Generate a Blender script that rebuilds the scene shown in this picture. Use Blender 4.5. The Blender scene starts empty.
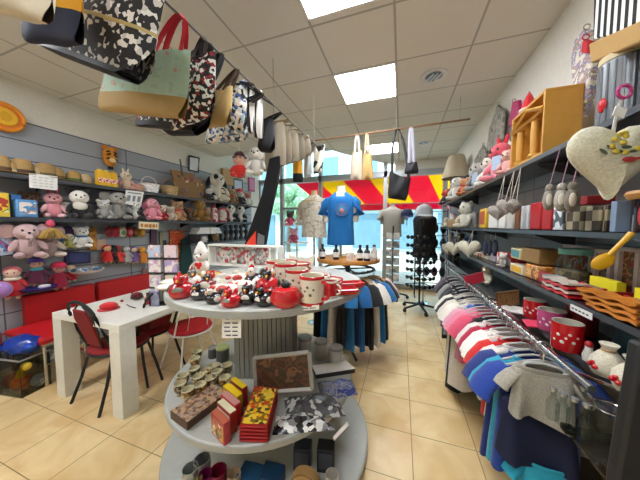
import bpy, bmesh, math, random
from mathutils import Vector, Matrix
random.seed(7)
SC = bpy.context.scene
COL = SC.collection
PI = math.pi
# ------------------------------------------------------------------ camera model
F, CX, CY, H = 238.0, 320.0, 240.0, 1.5
_y = Vector(((401 - CX) / F, (CY - 226) / F, -1.0)).normalized()
_p = math.atan2(_y.y, -_y.z)
_z = Vector((0, math.cos(_p), math.sin(_p)))
_x = _y.cross(_z)
CAMR = Matrix((_x, _y, _z))                      # camera -> world
EYE = Vector((0, 0, H))
def at(px, py, x=None, y=None, z=None):
    d = CAMR @ Vector(((px - CX) / F, (CY - py) / F, -1.0))
    if z is not None: t = (z - H) / d.z
    elif x is not None: t = x / d.x
    else: t = y / d.y
    return EYE + d * t
def mpp(p):
    return -(CAMR.transposed() @ (Vector(p) - EYE)).z / F
cd = bpy.data.cameras.new('camera'); cam = bpy.data.objects.new('camera', cd); COL.objects.link(cam)
cam.matrix_world = Matrix.Translation(EYE) @ CAMR.to_4x4()
cd.sensor_width = 36; cd.lens = F / 640 * 36; cd.clip_start = 0.02
SC.camera = cam
# ------------------------------------------------------------------ materials
def lin(c):
    if isinstance(c, str): c = [int(c[i:i+2], 16) for i in (0, 2, 4)]
    return tuple((v / 255 / 12.92 if v / 255 <= .04045 else ((v / 255 + .055) / 1.055) ** 2.4) for v in c) + (1.0,)
_mc = {}
def mat(c, rough=.6, metal=0.0, sheen=0, coat=0):
    k = ('p', str(c), rough, metal, sheen, coat)
    if k in _mc: return _mc[k]
    m = bpy.data.materials.new('paint_%s' % (c if isinstance(c, str) else 'x')); m.use_nodes = True
    n = m.node_tree; b = n.nodes['Principled BSDF']
    col = lin(c)
    b.inputs['Roughness'].default_value = rough; b.inputs['Metallic'].default_value = metal
    if sheen: b.inputs['Sheen Weight'].default_value = sheen
    if coat: b.inputs['Coat Weight'].default_value = coat
    tc = n.nodes.new('ShaderNodeTexCoord'); nz = n.nodes.new('ShaderNodeTexNoise'); nz.inputs['Scale'].default_value = 35 if not sheen else 160
    nz.inputs['Detail'].default_value = 2
    rp = n.nodes.new('ShaderNodeValToRGB'); f = .03 if not sheen else .16
    rp.color_ramp.elements[0].position = .3; rp.color_ramp.elements[1].position = .7
    rp.color_ramp.elements[0].color = tuple(v * (1 - f) for v in col[:3]) + (1,)
    rp.color_ramp.elements[1].color = tuple(min(1, v * (1 + f)) for v in col[:3]) + (1,)
    n.links.new(tc.outputs['Object'], nz.inputs['Vector']); n.links.new(nz.outputs['Fac'], rp.inputs['Fac'])
    n.links.new(rp.outputs['Color'], b.inputs['Base Color'])
    if sheen:
        bp = n.nodes.new('ShaderNodeBump'); bp.inputs['Strength'].default_value = .5; bp.inputs['Distance'].default_value = .004
        n.links.new(nz.outputs['Fac'], bp.inputs['Height']); n.links.new(bp.outputs['Normal'], b.inputs['Normal'])
    _mc[k] = m
    return m
def pat(kind, cols, scale=30, rough=.7, stops=None, rot=(0, 0, 0)):
    """procedural print: cells / noise / stripes / checks picking one of several flat colours"""
    k = (kind, tuple(cols), scale, rough, str(stops), rot)
    if k in _mc: return _mc[k]
    m = bpy.data.materials.new('print_' + kind); m.use_nodes = True
    n = m.node_tree; L = n.links; b = n.nodes['Principled BSDF']; b.inputs['Roughness'].default_value = rough
    tc = n.nodes.new('ShaderNodeTexCoord'); mp = n.nodes.new('ShaderNodeMapping'); mp.inputs['Rotation'].default_value = rot
    L.new(tc.outputs['Object'], mp.inputs['Vector'])
    rp = n.nodes.new('ShaderNodeValToRGB'); rp.color_ramp.interpolation = 'CONSTANT'
    if kind == 'cells':
        t = n.nodes.new('ShaderNodeTexVoronoi'); t.inputs['Scale'].default_value = scale
        L.new(mp.outputs[0], t.inputs['Vector'])
        s = n.nodes.new('ShaderNodeSeparateColor'); L.new(t.outputs['Color'], s.inputs[0]); out = s.outputs[0]
    elif kind == 'noise':
        t = n.nodes.new('ShaderNodeTexNoise'); t.inputs['Scale'].default_value = scale; t.inputs['Detail'].default_value = 3
        L.new(mp.outputs[0], t.inputs['Vector']); out = t.outputs['Fac']
    elif kind == 'stripes':
        t = n.nodes.new('ShaderNodeTexWave'); t.inputs['Scale'].default_value = scale; t.wave_profile = 'SAW'; t.bands_direction = 'X'
        L.new(mp.outputs[0], t.inputs['Vector']); out = t.outputs['Fac']
    else:
        t = n.nodes.new('ShaderNodeTexChecker'); t.inputs['Scale'].default_value = scale
        t.inputs['Color1'].default_value = (0, 0, 0, 1); t.inputs['Color2'].default_value = (1, 1, 1, 1)
        L.new(mp.outputs[0], t.inputs['Vector']); out = t.outputs['Fac']
    e = rp.color_ramp.elements
    N = len(cols)
    if stops is None: stops = [i / N for i in range(N)] if kind != 'noise' else [0] + [.5 + .16 * (i - N / 2) / N * 2 for i in range(1, N)]
    for i in range(N):
        if i < 2: el = e[i]; el.position = stops[i]
        else: el = e.new(stops[i])
        el.color = lin(cols[i])
    L.new(out, rp.inputs['Fac']); L.new(rp.outputs['Color'], b.inputs['Base Color'])
    _mc[k] = m
    return m
def glass(tint='e8f0ee', gloss=.12, clear=.85):
    k = ('g', tint, gloss, clear)
    if k in _mc: return _mc[k]
    m = bpy.data.materials.new('glass'); m.use_nodes = True; n = m.node_tree; n.nodes.clear()
    o = n.nodes.new('ShaderNodeOutputMaterial'); t = n.nodes.new('ShaderNodeBsdfTransparent'); g = n.nodes.new('ShaderNodeBsdfGlossy')
    t.inputs[0].default_value = tuple(v * clear for v in lin(tint)[:3]) + (1,); g.inputs['Roughness'].default_value = .05
    lw = n.nodes.new('ShaderNodeLayerWeight'); lw.inputs[0].default_value = .5; fr = n.nodes.new('ShaderNodeMath'); fr.operation = 'POWER'; fr.inputs[1].default_value = 4.0
    n.links.new(lw.outputs['Facing'], fr.inputs[0]); ad = n.nodes.new('ShaderNodeMath'); ad.operation = 'MULTIPLY_ADD'; ad.inputs[1].default_value = .6; ad.inputs[2].default_value = .04
    n.links.new(fr.outputs[0], ad.inputs[0]); fr = ad
    mx = n.nodes.new('ShaderNodeMixShader')
    n.links.new(fr.outputs[0], mx.inputs[0]); n.links.new(t.outputs[0], mx.inputs[1]); n.links.new(g.outputs[0], mx.inputs[2]); n.links.new(mx.outputs[0], o.inputs[0])
    _mc[k] = m; return m
def emit(c, s):
    m = bpy.data.materials.new('light_emitting'); m.use_nodes = True; b = m.node_tree.nodes['Principled BSDF']
    b.inputs['Base Color'].default_value = (.9, .9, .9, 1)
    b.inputs['Emission Color'].default_value = lin(c); b.inputs['Emission Strength'].default_value = s
    return m
# ------------------------------------------------------------------ mesh builder
class B:
    def __init__(s): s.bm = bmesh.new()
    def _x(s, geom, M): bmesh.ops.transform(s.bm, matrix=M, verts=geom); return s
    def box(s, c, d, rz=0, rx=0, ry=0):
        g = bmesh.ops.create_cube(s.bm, size=1)['verts']
        return s._x(g, Matrix.Translation(c) @ Matrix.Rotation(rz, 4, 'Z') @ Matrix.Rotation(ry, 4, 'Y') @ Matrix.Rotation(rx, 4, 'X') @ Matrix.Diagonal((d[0], d[1], d[2], 1)))
    def ball(s, c, r, u=14, v=9, rot=None):
        if not hasattr(r, '__len__'): r = (r, r, r)
        g = bmesh.ops.create_uvsphere(s.bm, u_segments=u, v_segments=v, radius=1)['verts']
        M = Matrix.Translation(c) @ (rot or Matrix()) @ Matrix.Diagonal((r[0], r[1], r[2], 1))
        return s._x(g, M)
    def cyl(s, a, b, r, r2=None, n=16):
        a = Vector(a); b = Vector(b); d = b - a
        g = bmesh.ops.create_cone(s.bm, cap_ends=True, segments=n, radius1=r, radius2=r if r2 is None else r2, depth=d.length)['verts']
        return s._x(g, Matrix.Translation((a + b) / 2) @ d.to_track_quat('Z', 'Y').to_matrix().to_4x4())
    def lathe(s, prof, c=(0, 0, 0), n=20, ax=None):
        rings = []
        c = Vector(c)
        for r, z in prof:
            if r < 1e-5: rings.append([s.bm.verts.new(c + Vector((0, 0, z)))])
            else: rings.append([s.bm.verts.new(c + Vector((r * math.cos(2 * PI * i / n), r * math.sin(2 * PI * i / n), z))) for i in range(n)])
        for a, b in zip(rings, rings[1:]):
            for i in range(n):
                j = (i + 1) % n
                q = ([a[i], a[j], b[j], b[i]] if len(a) > 1 and len(b) > 1 else [a[0], b[j], b[i]] if len(b) > 1 else [a[i], a[j], b[0]])
                if len(a) == 1 and len(b) == 1: continue
                s.bm.faces.new(q)
        return s
    def tube(s, pts, r, n=7, flat=1.0):
        pts = [Vector(p) for p in pts]; rings = []
        R = r if hasattr(r, '__len__') else [r] * len(pts)
        up = Vector((0, 0, 1))
        for i, p in enumerate(pts):
            d = (pts[min(i + 1, len(pts) - 1)] - pts[max(i - 1, 0)]).normalized()
            u = up if abs(d.dot(up)) < .95 else Vector((0, 1, 0))
            a = d.cross(u).normalized(); b = d.cross(a).normalized()
            rings.append([s.bm.verts.new(p + (a * math.cos(2 * PI * k / n) + b * math.sin(2 * PI * k / n) * flat) * R[i]) for k in range(n)])
        for a, b in zip(rings, rings[1:]):
            for k in range(n): s.bm.faces.new([a[k], a[(k + 1) % n], b[(k + 1) % n], b[k]])
        s.bm.faces.new(rings[0][::-1]); s.bm.faces.new(rings[-1])
        return s
    def slab(s, pts, ext):
        ext = Vector(ext); a = [s.bm.verts.new(Vector(p)) for p in pts]; b = [s.bm.verts.new(Vector(p) + ext) for p in pts]
        n = len(pts)
        s.bm.faces.new(a); s.bm.faces.new(b[::-1])
        for i in range(n): s.bm.faces.new([a[i], b[i], b[(i + 1) % n], a[(i + 1) % n]])
        return s
    def torus(s, c, R, r, rot=None, n=20, m=7, a0=0, a1=2 * PI):
        M = Matrix.Translation(c) @ (rot or Matrix())
        full = abs(a1 - a0 - 2 * PI) < 1e-4
        pts = [M @ Vector((R * math.cos(a0 + (a1 - a0) * i / n), R * math.sin(a0 + (a1 - a0) * i / n), 0)) for i in range(n + 1)]
        return s.tube(pts, r, m)
    def build(s, name, m, parent=None, loc=None, bevel=0, smooth=40, sub=0):
        bmesh.ops.recalc_face_normals(s.bm, faces=s.bm.faces[:])
        me = bpy.data.meshes.new(name); s.bm.to_mesh(me); s.bm.free()
        me.materials.append(m)
        for p in me.polygons: p.use_smooth = True
        me.set_sharp_from_angle(angle=math.radians(smooth))
        o = bpy.data.objects.new(name, me); COL.objects.link(o)
        if parent: o.parent = parent
        if loc is not None: o.location = loc
        if bevel:
            d = o.modifiers.new('bevel', 'BEVEL'); d.width = bevel; d.segments = 2; d.limit_method = 'ANGLE'
        if sub:
            d = o.modifiers.new('sub', 'SUBSURF'); d.levels = sub; d.render_levels = sub
        return o
def tag(o, label, cat, group=None):
    o['label'] = label; o['category'] = cat
    if group: o['group'] = group
    return o
def thing(name, label, cat, loc=(0, 0, 0), rz=0, group=None, scale=1):
    o = bpy.data.objects.new(name, None); COL.objects.link(o); o.empty_display_size = .05
    o.location = loc; o.rotation_euler = (0, 0, rz); o.scale = (scale,) * 3
    return tag(o, label, cat, group)
def struct(o): o['kind'] = 'structure'; return o
def clone(r, loc, rz, label, group=None):
    c = r.copy(); COL.objects.link(c); c.location = loc; c.rotation_euler = (0, 0, rz); c['label'] = label
    if group: c['group'] = group
    for ch in list(r.children):
        d = ch.copy(); COL.objects.link(d); d.parent = c
        for g in list(ch.children):
            e = g.copy(); COL.objects.link(e); e.parent = d
    return c
RX = lambda a: Matrix.Rotation(a, 4, 'X')
RY = lambda a: Matrix.Rotation(a, 4, 'Y')
RZ = lambda a: Matrix.Rotation(a, 4, 'Z')
WHITE = mat('e9e6de', .5); CREAM = mat('e2d9c4', .5); BLACK = mat('141414', .5); DGREY = mat('3a3b3d', .55); CHROME = mat('c8c8c8', .2, 1.0)
RED = mat('c0121a', .35); REDF = mat('b01018', .7); GREY = mat('8b8b88', .6); GLOSSRED = mat('c41820', .15, coat=.6)
EYE_M = mat('0a0a0a', .15); PAPER = mat('ecebe6', .7); INK = mat('333333', .7)
# ================================================================== SETTING
XL, XR, YB, YF, ZC = -3.85, 1.05, -2.2, 6.0, 3.0
def floor_mat():
    m = bpy.data.materials.new('cream_marble_tile'); m.use_nodes = True; n = m.node_tree; L = n.links; b = n.nodes['Principled BSDF']
    b.inputs['Roughness'].default_value = .28
    tc = n.nodes.new('ShaderNodeTexCoord'); mp = n.nodes.new('ShaderNodeMapping'); L.new(tc.outputs['Object'], mp.inputs[0])
    mp.inputs['Location'].default_value = (-.098, -1.759 + .3535 * 10, 0)
    br = n.nodes.new('ShaderNodeTexBrick'); br.offset = 0; br.inputs['Scale'].default_value = 1
    br.inputs['Brick Width'].default_value = .408; br.inputs['Row Height'].default_value = .3535; br.inputs['Mortar Size'].default_value = .0028
    br.inputs['Mortar Smooth'].default_value = .3
    L.new(mp.outputs[0], br.inputs['Vector'])
    nz = n.nodes.new('ShaderNodeTexNoise'); nz.inputs['Scale'].default_value = 3.2; nz.inputs['Detail'].default_value = 6; nz.inputs['Distortion'].default_value = .8
    L.new(tc.outputs['Object'], nz.inputs['Vector'])
    rp = n.nodes.new('ShaderNodeValToRGB'); rp.color_ramp.elements[0].color = lin('d8b57c'); rp.color_ramp.elements[1].color = lin('eed6a4')
    rp.color_ramp.elements[0].position = .35; rp.color_ramp.elements[1].position = .68
    L.new(nz.outputs['Fac'], rp.inputs[0]); L.new(rp.outputs[0], br.inputs['Color1']); L.new(rp.outputs[0], br.inputs['Color2'])
    br.inputs['Mortar'].default_value = lin('8a6c42')
    L.new(br.outputs['Color'], b.inputs['Base Color'])
    bp = n.nodes.new('ShaderNodeBump'); bp.inputs['Strength'].default_value = .3; bp.inputs['Distance'].default_value = .003; bp.invert = True
    L.new(br.outputs['Fac'], bp.inputs['Height']); L.new(bp.outputs[0], b.inputs['Normal'])
    return m
def ceil_mat():
    m = bpy.data.materials.new('mineral_fibre_tile'); m.use_nodes = True; n = m.node_tree; L = n.links; b = n.nodes['Principled BSDF']
    b.inputs['Roughness'].default_value = .9
    tc = n.nodes.new('ShaderNodeTexCoord'); mp = n.nodes.new('ShaderNodeMapping'); L.new(tc.outputs['Object'], mp.inputs[0])
    mp.inputs['Location'].default_value = (.67 + 6, -2.365 + 6, 0)
    br = n.nodes.new('ShaderNodeTexBrick'); br.offset = 0; br.inputs['Scale'].default_value = 1
    br.inputs['Brick Width'].default_value = .6; br.inputs['Row Height'].default_value = .6; br.inputs['Mortar Size'].default_value = .009; br.inputs['Mortar Smooth'].default_value = .1
    L.new(mp.outputs[0], br.inputs['Vector'])
    br.inputs['Color1'].default_value = lin('d6d2c6'); br.inputs['Color2'].default_value = lin('d9d5ca'); br.inputs['Mortar'].default_value = lin('a9a69c')
    L.new(br.outputs['Color'], b.inputs['Base Color'])
    bp = n.nodes.new('ShaderNodeBump'); bp.inputs['Strength'].default_value = .5; bp.inputs['Distance'].default_value = .006
    L.new(br.outputs['Fac'], bp.inputs['Height']); L.new(bp.outputs[0], b.inputs['Normal'])
    return m
def slat_mat(c):
    m = bpy.data.materials.new('grey_slat_panel'); m.use_nodes = True; n = m.node_tree; L = n.links; b = n.nodes['Principled BSDF']; b.inputs['Roughness'].default_value = .45
    tc = n.nodes.new('ShaderNodeTexCoord'); w = n.nodes.new('ShaderNodeTexBrick'); w.offset = 0
    mp = n.nodes.new('ShaderNodeMapping'); mp.inputs['Rotation'].default_value = (PI / 2, 0, PI / 2)
    cx = n.nodes.new('ShaderNodeSeparateXYZ'); cb = n.nodes.new('ShaderNodeCombineXYZ'); L.new(tc.outputs['Object'], cx.inputs[0])
    L.new(cx.outputs['Y'], cb.inputs['X']); L.new(cx.outputs['Z'], cb.inputs['Y'])
    w.inputs['Scale'].default_value = 1; w.inputs['Brick Width'].default_value = 1.22; w.inputs['Row Height'].default_value = .2; w.inputs['Mortar Size'].default_value = .006
    L.new(cb.outputs[0], w.inputs['Vector']); w.inputs['Color1'].default_value = lin(c); w.inputs['Color2'].default_value = lin(c); w.inputs['Mortar'].default_value = lin('4a4c50')
    L.new(w.outputs['Color'], b.inputs['Base Color']); return m
wallm = mat('ddd9ce', .85)
struct(B().box(((XL + XR) / 2, (YB + YF) / 2, -.05), (XR - XL + .4, YF - YB + .4, .1)).build('floor', floor_mat()))
struct(B().slab([(XL - .2, YB - .2, ZC), (XR + .2, YB - .2, ZC), (XR + .2, YF + .2, ZC), (-.25, YF + .2, ZC), (-.75, 5.5, ZC), (-1.15, 4.95, ZC), (-1.5, 4.3, ZC), (XL - .2, 4.3, ZC)], (0, 0, .06)).build('ceiling', ceil_mat()))
struct(B().box(((XL - .25) / 2 - .1, 5.2, 3.56), (XL * -1 + .5, 2.2, .06)).build('ceiling_raised', wallm))['kind'] = 'structure'
struct(B().box((XL - .05, (YB + YF) / 2, 1.8), (.1, YF - YB + .2, 3.6)).build('wall_left', wallm))
struct(B().box((XR + .05, (YB + YF) / 2, 1.5), (.1, YF - YB + .2, 3.0)).build('wall_right', wallm))
struct(B().box(((XL + XR) / 2, YB - .05, 1.5), (XR - XL + .2, .1, 3.0)).build('wall_back', wallm))
b = B()                                                          # riser closing the raised ceiling part by the shop window
rz_ = [(-.25, YF + .2), (-.75, 5.5), (-1.15, 4.95), (-1.5, 4.3), (XL, 4.3)]
for p, q in zip(rz_, rz_[1:]):
    b.slab([(p[0], p[1], 3.06), (q[0], q[1], 3.06), (q[0], q[1], 3.54), (p[0], p[1], 3.54)], (.02, -.03, 0))
struct(b.build('wall_riser', wallm))
struct(B().box((XL + .015, 2.2, 1.355), (.03, 6.6, 2.51)).build('trim_1', slat_mat('989ca1')))
struct(B().box((XR - .01, 2.2, 1.0), (.02, 7.4, 1.94)).build('trim_2', slat_mat('74767a')))
struct(B().box((XL + .02, 2.0, .05), (.02, 7.6, .1)).build('baseboard_left', mat('7d7b77', .5)))
struct(B().box((XR - .03, 2.0, .05), (.02, 7.6, .1)).build('baseboard_right', mat('7d7b77', .5)))
# shop front: frames and panes
al = mat('a7abac', .4, .4)
mull = [XL, -3.15, -2.02, -.37, .92, XR]
b = B()
b.box(((XL + XR) / 2, YF, 2.73), (XR - XL, .12, .14)).box(((XL + XR) / 2, YF, .06), (XR - XL, .12, .12)).box(((XL - .25) / 2, YF, 3.5), (-.25 - XL, .12, .1))
for x in mull: b.box((x, YF, 1.45), (.09, .12, 2.7))
for x in (-3.15, -2.02, -.37): b.box((x, YF, 3.15), (.09, .12, .76))
b.box(((-3.15 - 2.02) / 2, YF, 1.98), (1.1, .1, .06))
struct(b.build('trim_3', al, bevel=.006))
for i, (a, c) in enumerate(zip(mull, mull[1:])):
    if c - a < .2: continue
    struct(B().box(((a + c) / 2, YF, 1.39), (c - a - .09, .012, 2.54)).build('window_%d' % (i + 1), glass()))
for i, (a, c) in enumerate(zip(mull[:-2], mull[1:-2])):
    struct(B().box(((a + c) / 2, YF, 3.13), (c - a - .09, .012, .66)).build('window_%d' % (i + 7), glass()))
struct(B().box(((XR - .37) / 2 + .25, YF, 3.0), (1.5, .12, .42)).build('wall_header', wallm))
# outside: pavement, facades across the street, awning
struct(B().box((-1, 13, -.06), (30, 13.6, .1)).build('ground_street', mat('b9b6b0', .9)))
t = thing('street_building', 'pale building with turquoise shop fascia across the street, seen through the shop window', 'building', (-2, 15, 0))
B().box((0, 0, 4), (22, .4, 8)).build('wall', mat('eef1f2', .8), t)
B().box((0, -.35, 2.75), (22, .3, .6)).build('fascia', mat('1fb7bd', .4), t)
for i in range(9): B().box((-9.6 + 2.4 * i, -.25, 1.2), (1.7, .08, 2.1)).build('window', mat('7fa4b8', .15), t)
for i in range(9): B().box((-9.6 + 2.4 * i, -.25, 5), (1.2, .08, 1.7)).build('window', mat('8fb2c6', .15), t)
def tree(x, y, label):
    t = thing('street_tree', label, 'tree', (x, y, 0))
    B().tube([(0, 0, 0), (.05, 0, 1.5), (0, 0, 2.6)], [.12, .09, .06]).build('trunk', mat('7a6a58', .9), t)
    bb = B()
    for i in range(30): bb.ball((random.gauss(0, .6), random.gauss(0, .5), 3.1 + random.gauss(0, .55)), .32 + random.random() * .2, 8, 5)
    bb.build('crown', pat('noise', ['6f9c78', '94bb92', 'b5d2a9'], 9), t)
tree(-6.2, 12.5, 'leafy street tree seen through the leftmost shop window')
# awning: a sloped striped cloth over the pavement
def awning():
    t = thing('shop_awning', 'red and yellow striped awning outside above the shop window', 'awning', (0, 6.2, 0))
    tr = {}
    for nm, c in (('red', 'ea2e5c'), ('yellow', 'f6cf1c')):
        m = bpy.data.materials.new('awning_cloth_' + nm); m.use_nodes = True; n = m.node_tree; n.nodes.clear()
        o = n.nodes.new('ShaderNodeOutputMaterial'); d = n.nodes.new('ShaderNodeBsdfDiffuse'); s = n.nodes.new('ShaderNodeBsdfTranslucent'); mx = n.nodes.new('ShaderNodeMixShader')
        d.inputs[0].default_value = lin(c); s.inputs[0].default_value = lin(c); mx.inputs[0].default_value = .65
        n.links.new(d.outputs[0], mx.inputs[1]); n.links.new(s.outputs[0], mx.inputs[2]); n.links.new(mx.outputs[0], o.inputs[0]); tr[nm] = m
    x0, x1, w = -2.95, 1.9, .7
    n = int((x1 - x0) / w)
    P = lambda x, s: (x + .55 * s * 0, 0.05 + 1.25 * s, 2.78 - .62 * s)
    for k in range(n):
        a = x0 + k * w; c = a + w; nm = 'red' if k % 2 == 0 else 'yellow'
        q = [Vector(P(a, 0)), Vector(P(c, 0)), Vector(P(c + .5, 1)), Vector(P(a + .5, 1))]
        B().slab(q, (0, .004, .006)).build('stripe_' + nm, tr[nm], t)
    v = B().slab([(x0 + .5, 1.31, 2.17), (x1 + .4, 1.31, 2.17), (x1 + .4, 1.31, 1.98), (x0 + .5, 1.31, 1.98)], (0, .006, 0)).build('valance', tr['red'], t)
    B().tube([(x0 + .5, 1.29, 2.17), (x1 + .4, 1.29, 2.17)], .02).build('front_bar', al, t)
    for x in (x0 + .3, x1): B().tube([(x, 0, 2.1), (x + .3, 1.25, 2.18)], .015).build('arm', al, t)
awning()
# ceiling lights; the unseen panels behind and far left are added for brightness
LM = emit('f3f7ff', 11.0)
for nm, x, y, lb in (('a', -.37, 1.4, 'square ceiling light panel nearest the camera, cut by the top of the photo'), ('b', -.37, 2.665, 'square ceiling light panel in the middle of the ceiling'),
                     ('c', -.37, 4.85, 'square ceiling light panel farthest back, near the shop window'), ('d', -.37, -.8, 'unseen square light panel added on the ceiling behind the camera'),
                     ('e', -2.77, -.8, 'unseen square light panel added on the ceiling behind the camera on the left'), ('f', -2.77, .265, 'unseen square light panel added above the far left to brighten that side')):
    t = thing('ceiling_light', lb, 'light', (x, y, ZC))
    B().box((0, 0, -.006), (.575, .565, .008)).build('diffuser', LM, t)
    f = B()
    for sx, sy, dx, dy in ((0, .292, .6, .018), (0, -.292, .6, .018), (.292, 0, .018, .6), (-.292, 0, .018, .6)): f.box((sx, sy, -.005), (dx, dy, .012))
    f.build('frame', WHITE, t)
def downlight(p, label, c):
    t = thing('downlight', label, 'light', p)
    B().lathe([(.075, -.002), (.105, -.012), (.125, -.010), (.128, -.001)], n=28).build('trim_ring', mat('d4d2cb', .4), t)
    B().lathe([(0, -.004), (.088, -.004), (.088, -.001), (0, -.001)], n=24).build('reflector', mat(c, .25, .6), t)
    bb = B()
    for k in range(3): bb.box((-.04 + .04 * k, 0, -.012), (.012, .12, .012), .5)
    bb.build('lamp_tubes', mat('cfd6dc', .3), t)
downlight(at(434, 76, z=3.0), 'round recessed downlight in the ceiling near the middle light panel', '7f868f')
downlight(at(424, 143, z=3.0), 'round recessed downlight in the ceiling near the shop window', '9db9cc')
# world and sun
w = bpy.data.worlds.new('world'); SC.world = w; w.use_nodes = True
bg = w.node_tree.nodes['Background']; bg.inputs[0].default_value = (.62, .83, 1.0, 1); bg.inputs[1].default_value = 1.8
sd = bpy.data.lights.new('sun', 'SUN'); so = bpy.data.objects.new('sun', sd); COL.objects.link(so); sd.energy = 3.2; sd.angle = .02; sd.color = (1, .95, .88)
so.rotation_euler = Vector((-.35, .35, -1)).to_track_quat('-Z', 'Y').to_euler()
SC.view_settings.view_transform = 'Standard'; SC.view_settings.look = 'None'; SC.view_settings.exposure = 1.55; SC.view_settings.gamma = 1.0
SC.view_settings.use_curve_mapping = False
# ================================================================== generic goods
def plush(name, label, cat, p, h, rz, body, head=None, ears='round', earc=None, limb=None, snout=None, extra=None, group=None, sheen=.3):
    """sitting soft toy of height h standing on p, facing local -Y"""
    t = thing(name, label, cat, p, rz, group, h)
    bm_ = mat(body, .9, sheen=sheen); hm = mat(head or body, .9, sheen=sheen); lm = mat(limb or body, .9, sheen=sheen); em = mat(earc or head or body, .9, sheen=sheen)
    B().ball((0, 0, .3), (.23, .2, .3)).build('body', bm_, t)
    B().ball((0, -.03, .72), (.25, .23, .23)).build('head', hm, t)
    B().ball((0, -.23, .67), (.12, .1, .09)).build('snout', mat(snout or head or body, .9, sheen=sheen), t)
    B().ball((0, -.325, .7), (.035, .025, .028), 8, 6).build('nose', EYE_M, t)
    for s in (-1, 1):
        B().ball((s * .1, -.225, .77), .03, 8, 6).build('eye', EYE_M, t)
        if ears == 'round': B().ball((s * .19, 0, .9), (.1, .06, .1), 10, 6).build('ear', em, t)
        elif ears == 'long': B().ball((s * .27, 0, .62), (.07, .06, .2), 10, 6, RY(-s * .25)).build('ear', em, t)
        elif ears == 'up': B().ball((s * .1, .02, .99), (.055, .04, .17), 10, 6, RY(s * .2)).build('ear', em, t)
        elif ears == 'big': B().ball((s * .32, .04, .76), (.17, .05, .2), 12, 7).build('ear', em, t)
        B().ball((s * .25, -.1, .36), (.08, .09, .2), 10, 7, RY(-s * .5) @ RX(-.5)).build('arm', lm, t)
        B().ball((s * .18, -.2, .09), (.1, .2, .09), 10, 7, RZ(s * .35)).build('leg', lm, t)
    if ears == 'big': B().tube([(0, -.22, .66), (0, -.33, .55), (0, -.36, .42), (0, -.31, .34)], [.075, .06, .05, .04]).build('trunk', hm, t)
    if extra: extra(t)
    return t
def scarf(c):
    def f(t): B().torus((0, 0, .52), .17, .05).build('scarf', mat(c, .8, sheen=.3), t)
    return f
def hat(c):
    def f(t): B().lathe([(.3, .84), (.24, .86), (.2, 1.0), (.1, 1.1), (0, 1.12)], n=16).build('hat', mat(c, .8, sheen=.3), t)
    return f
def tagcard(c):
    def f(t): B().box((.12, -.27, .42), (.2, .015, .34), .2).build('hang_tag', mat(c, .5), t)
    return f
def patches(c):
    def f(t):
        for q, r in (((-.1, -.2, .78), (.085, .06, .09)), ((.13, -.15, .35), (.11, .08, .12)), ((-.17, -.08, .2), (.09, .12, .09))): B().ball(q, r, 8, 6).build('patch', mat(c, .9, sheen=.3), t)
    return f
def doll(label, p, h, rz, dress, skin, hair, hatc=None, shawl=None, group=None):
    t = thing('rag_doll', label, 'doll', p, rz, group, h)
    B().lathe([(0, .1), (.26, .1), (.24, .2), (.14, .5), (.09, .62), (0, .63)]).build('dress', mat(dress, .85, sheen=.2), t)
    B().ball((0, 0, .76), (.17, .15, .16)).build('head', mat(skin, .8), t)
    B().ball((0, .03, .8), (.19, .15, .16)).build('hair', mat(hair, .9, sheen=.3), t)
    if hatc: B().lathe([(.24, .84), (.2, .86), (.19, .95), (.1, 1.02), (0, 1.04)]).build('hat', mat(hatc, .85, sheen=.3), t)
    if shawl: B().torus((0, 0, .58), .12, .05).build('collar', mat(shawl, .85), t)
    for s in (-1, 1):
        B().ball((s * .06, -.145, .77), .018, 8, 6).build('eye', EYE_M, t)
        B().tube([(s * .1, 0, .57), (s * .24, -.04, .42), (s * .27, -.1, .33)], [.06, .05, .05]).build('arm', mat(dress, .85, sheen=.2), t)
        B().tube([(s * .09, -.02, .12), (s * .1, -.05, .04), (s * .1, -.14, .035)], [.06, .05, .05]).build('leg', mat(skin, .8), t)
    return t
def pack(name, label, cat, p, size, m, rz=0, panel=None, group=None, top=None, hang=False):
    """a carton: body with printed front panel, lid line; p = centre of its foot"""
    w, d, h = size
    t = thing(name, label, cat, p, rz, group)
    B().box((0, 0, h / 2), size).build('carton', m, t, bevel=min(size) * .06)
    if panel: B().box((0, -d / 2 - .001, h * .52), (w * .78, .002, h * .66)).build('front_panel', panel, t)
    if top: B().box((0, 0, h + .001), (w * .9, d * .9, .003)).build('top_panel', top, t)
    if hang: B().torus((0, 0, h + .012), .012, .0025, RX(PI / 2), 12, 5).build('hang_loop', CHROME, t)
    return t
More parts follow.
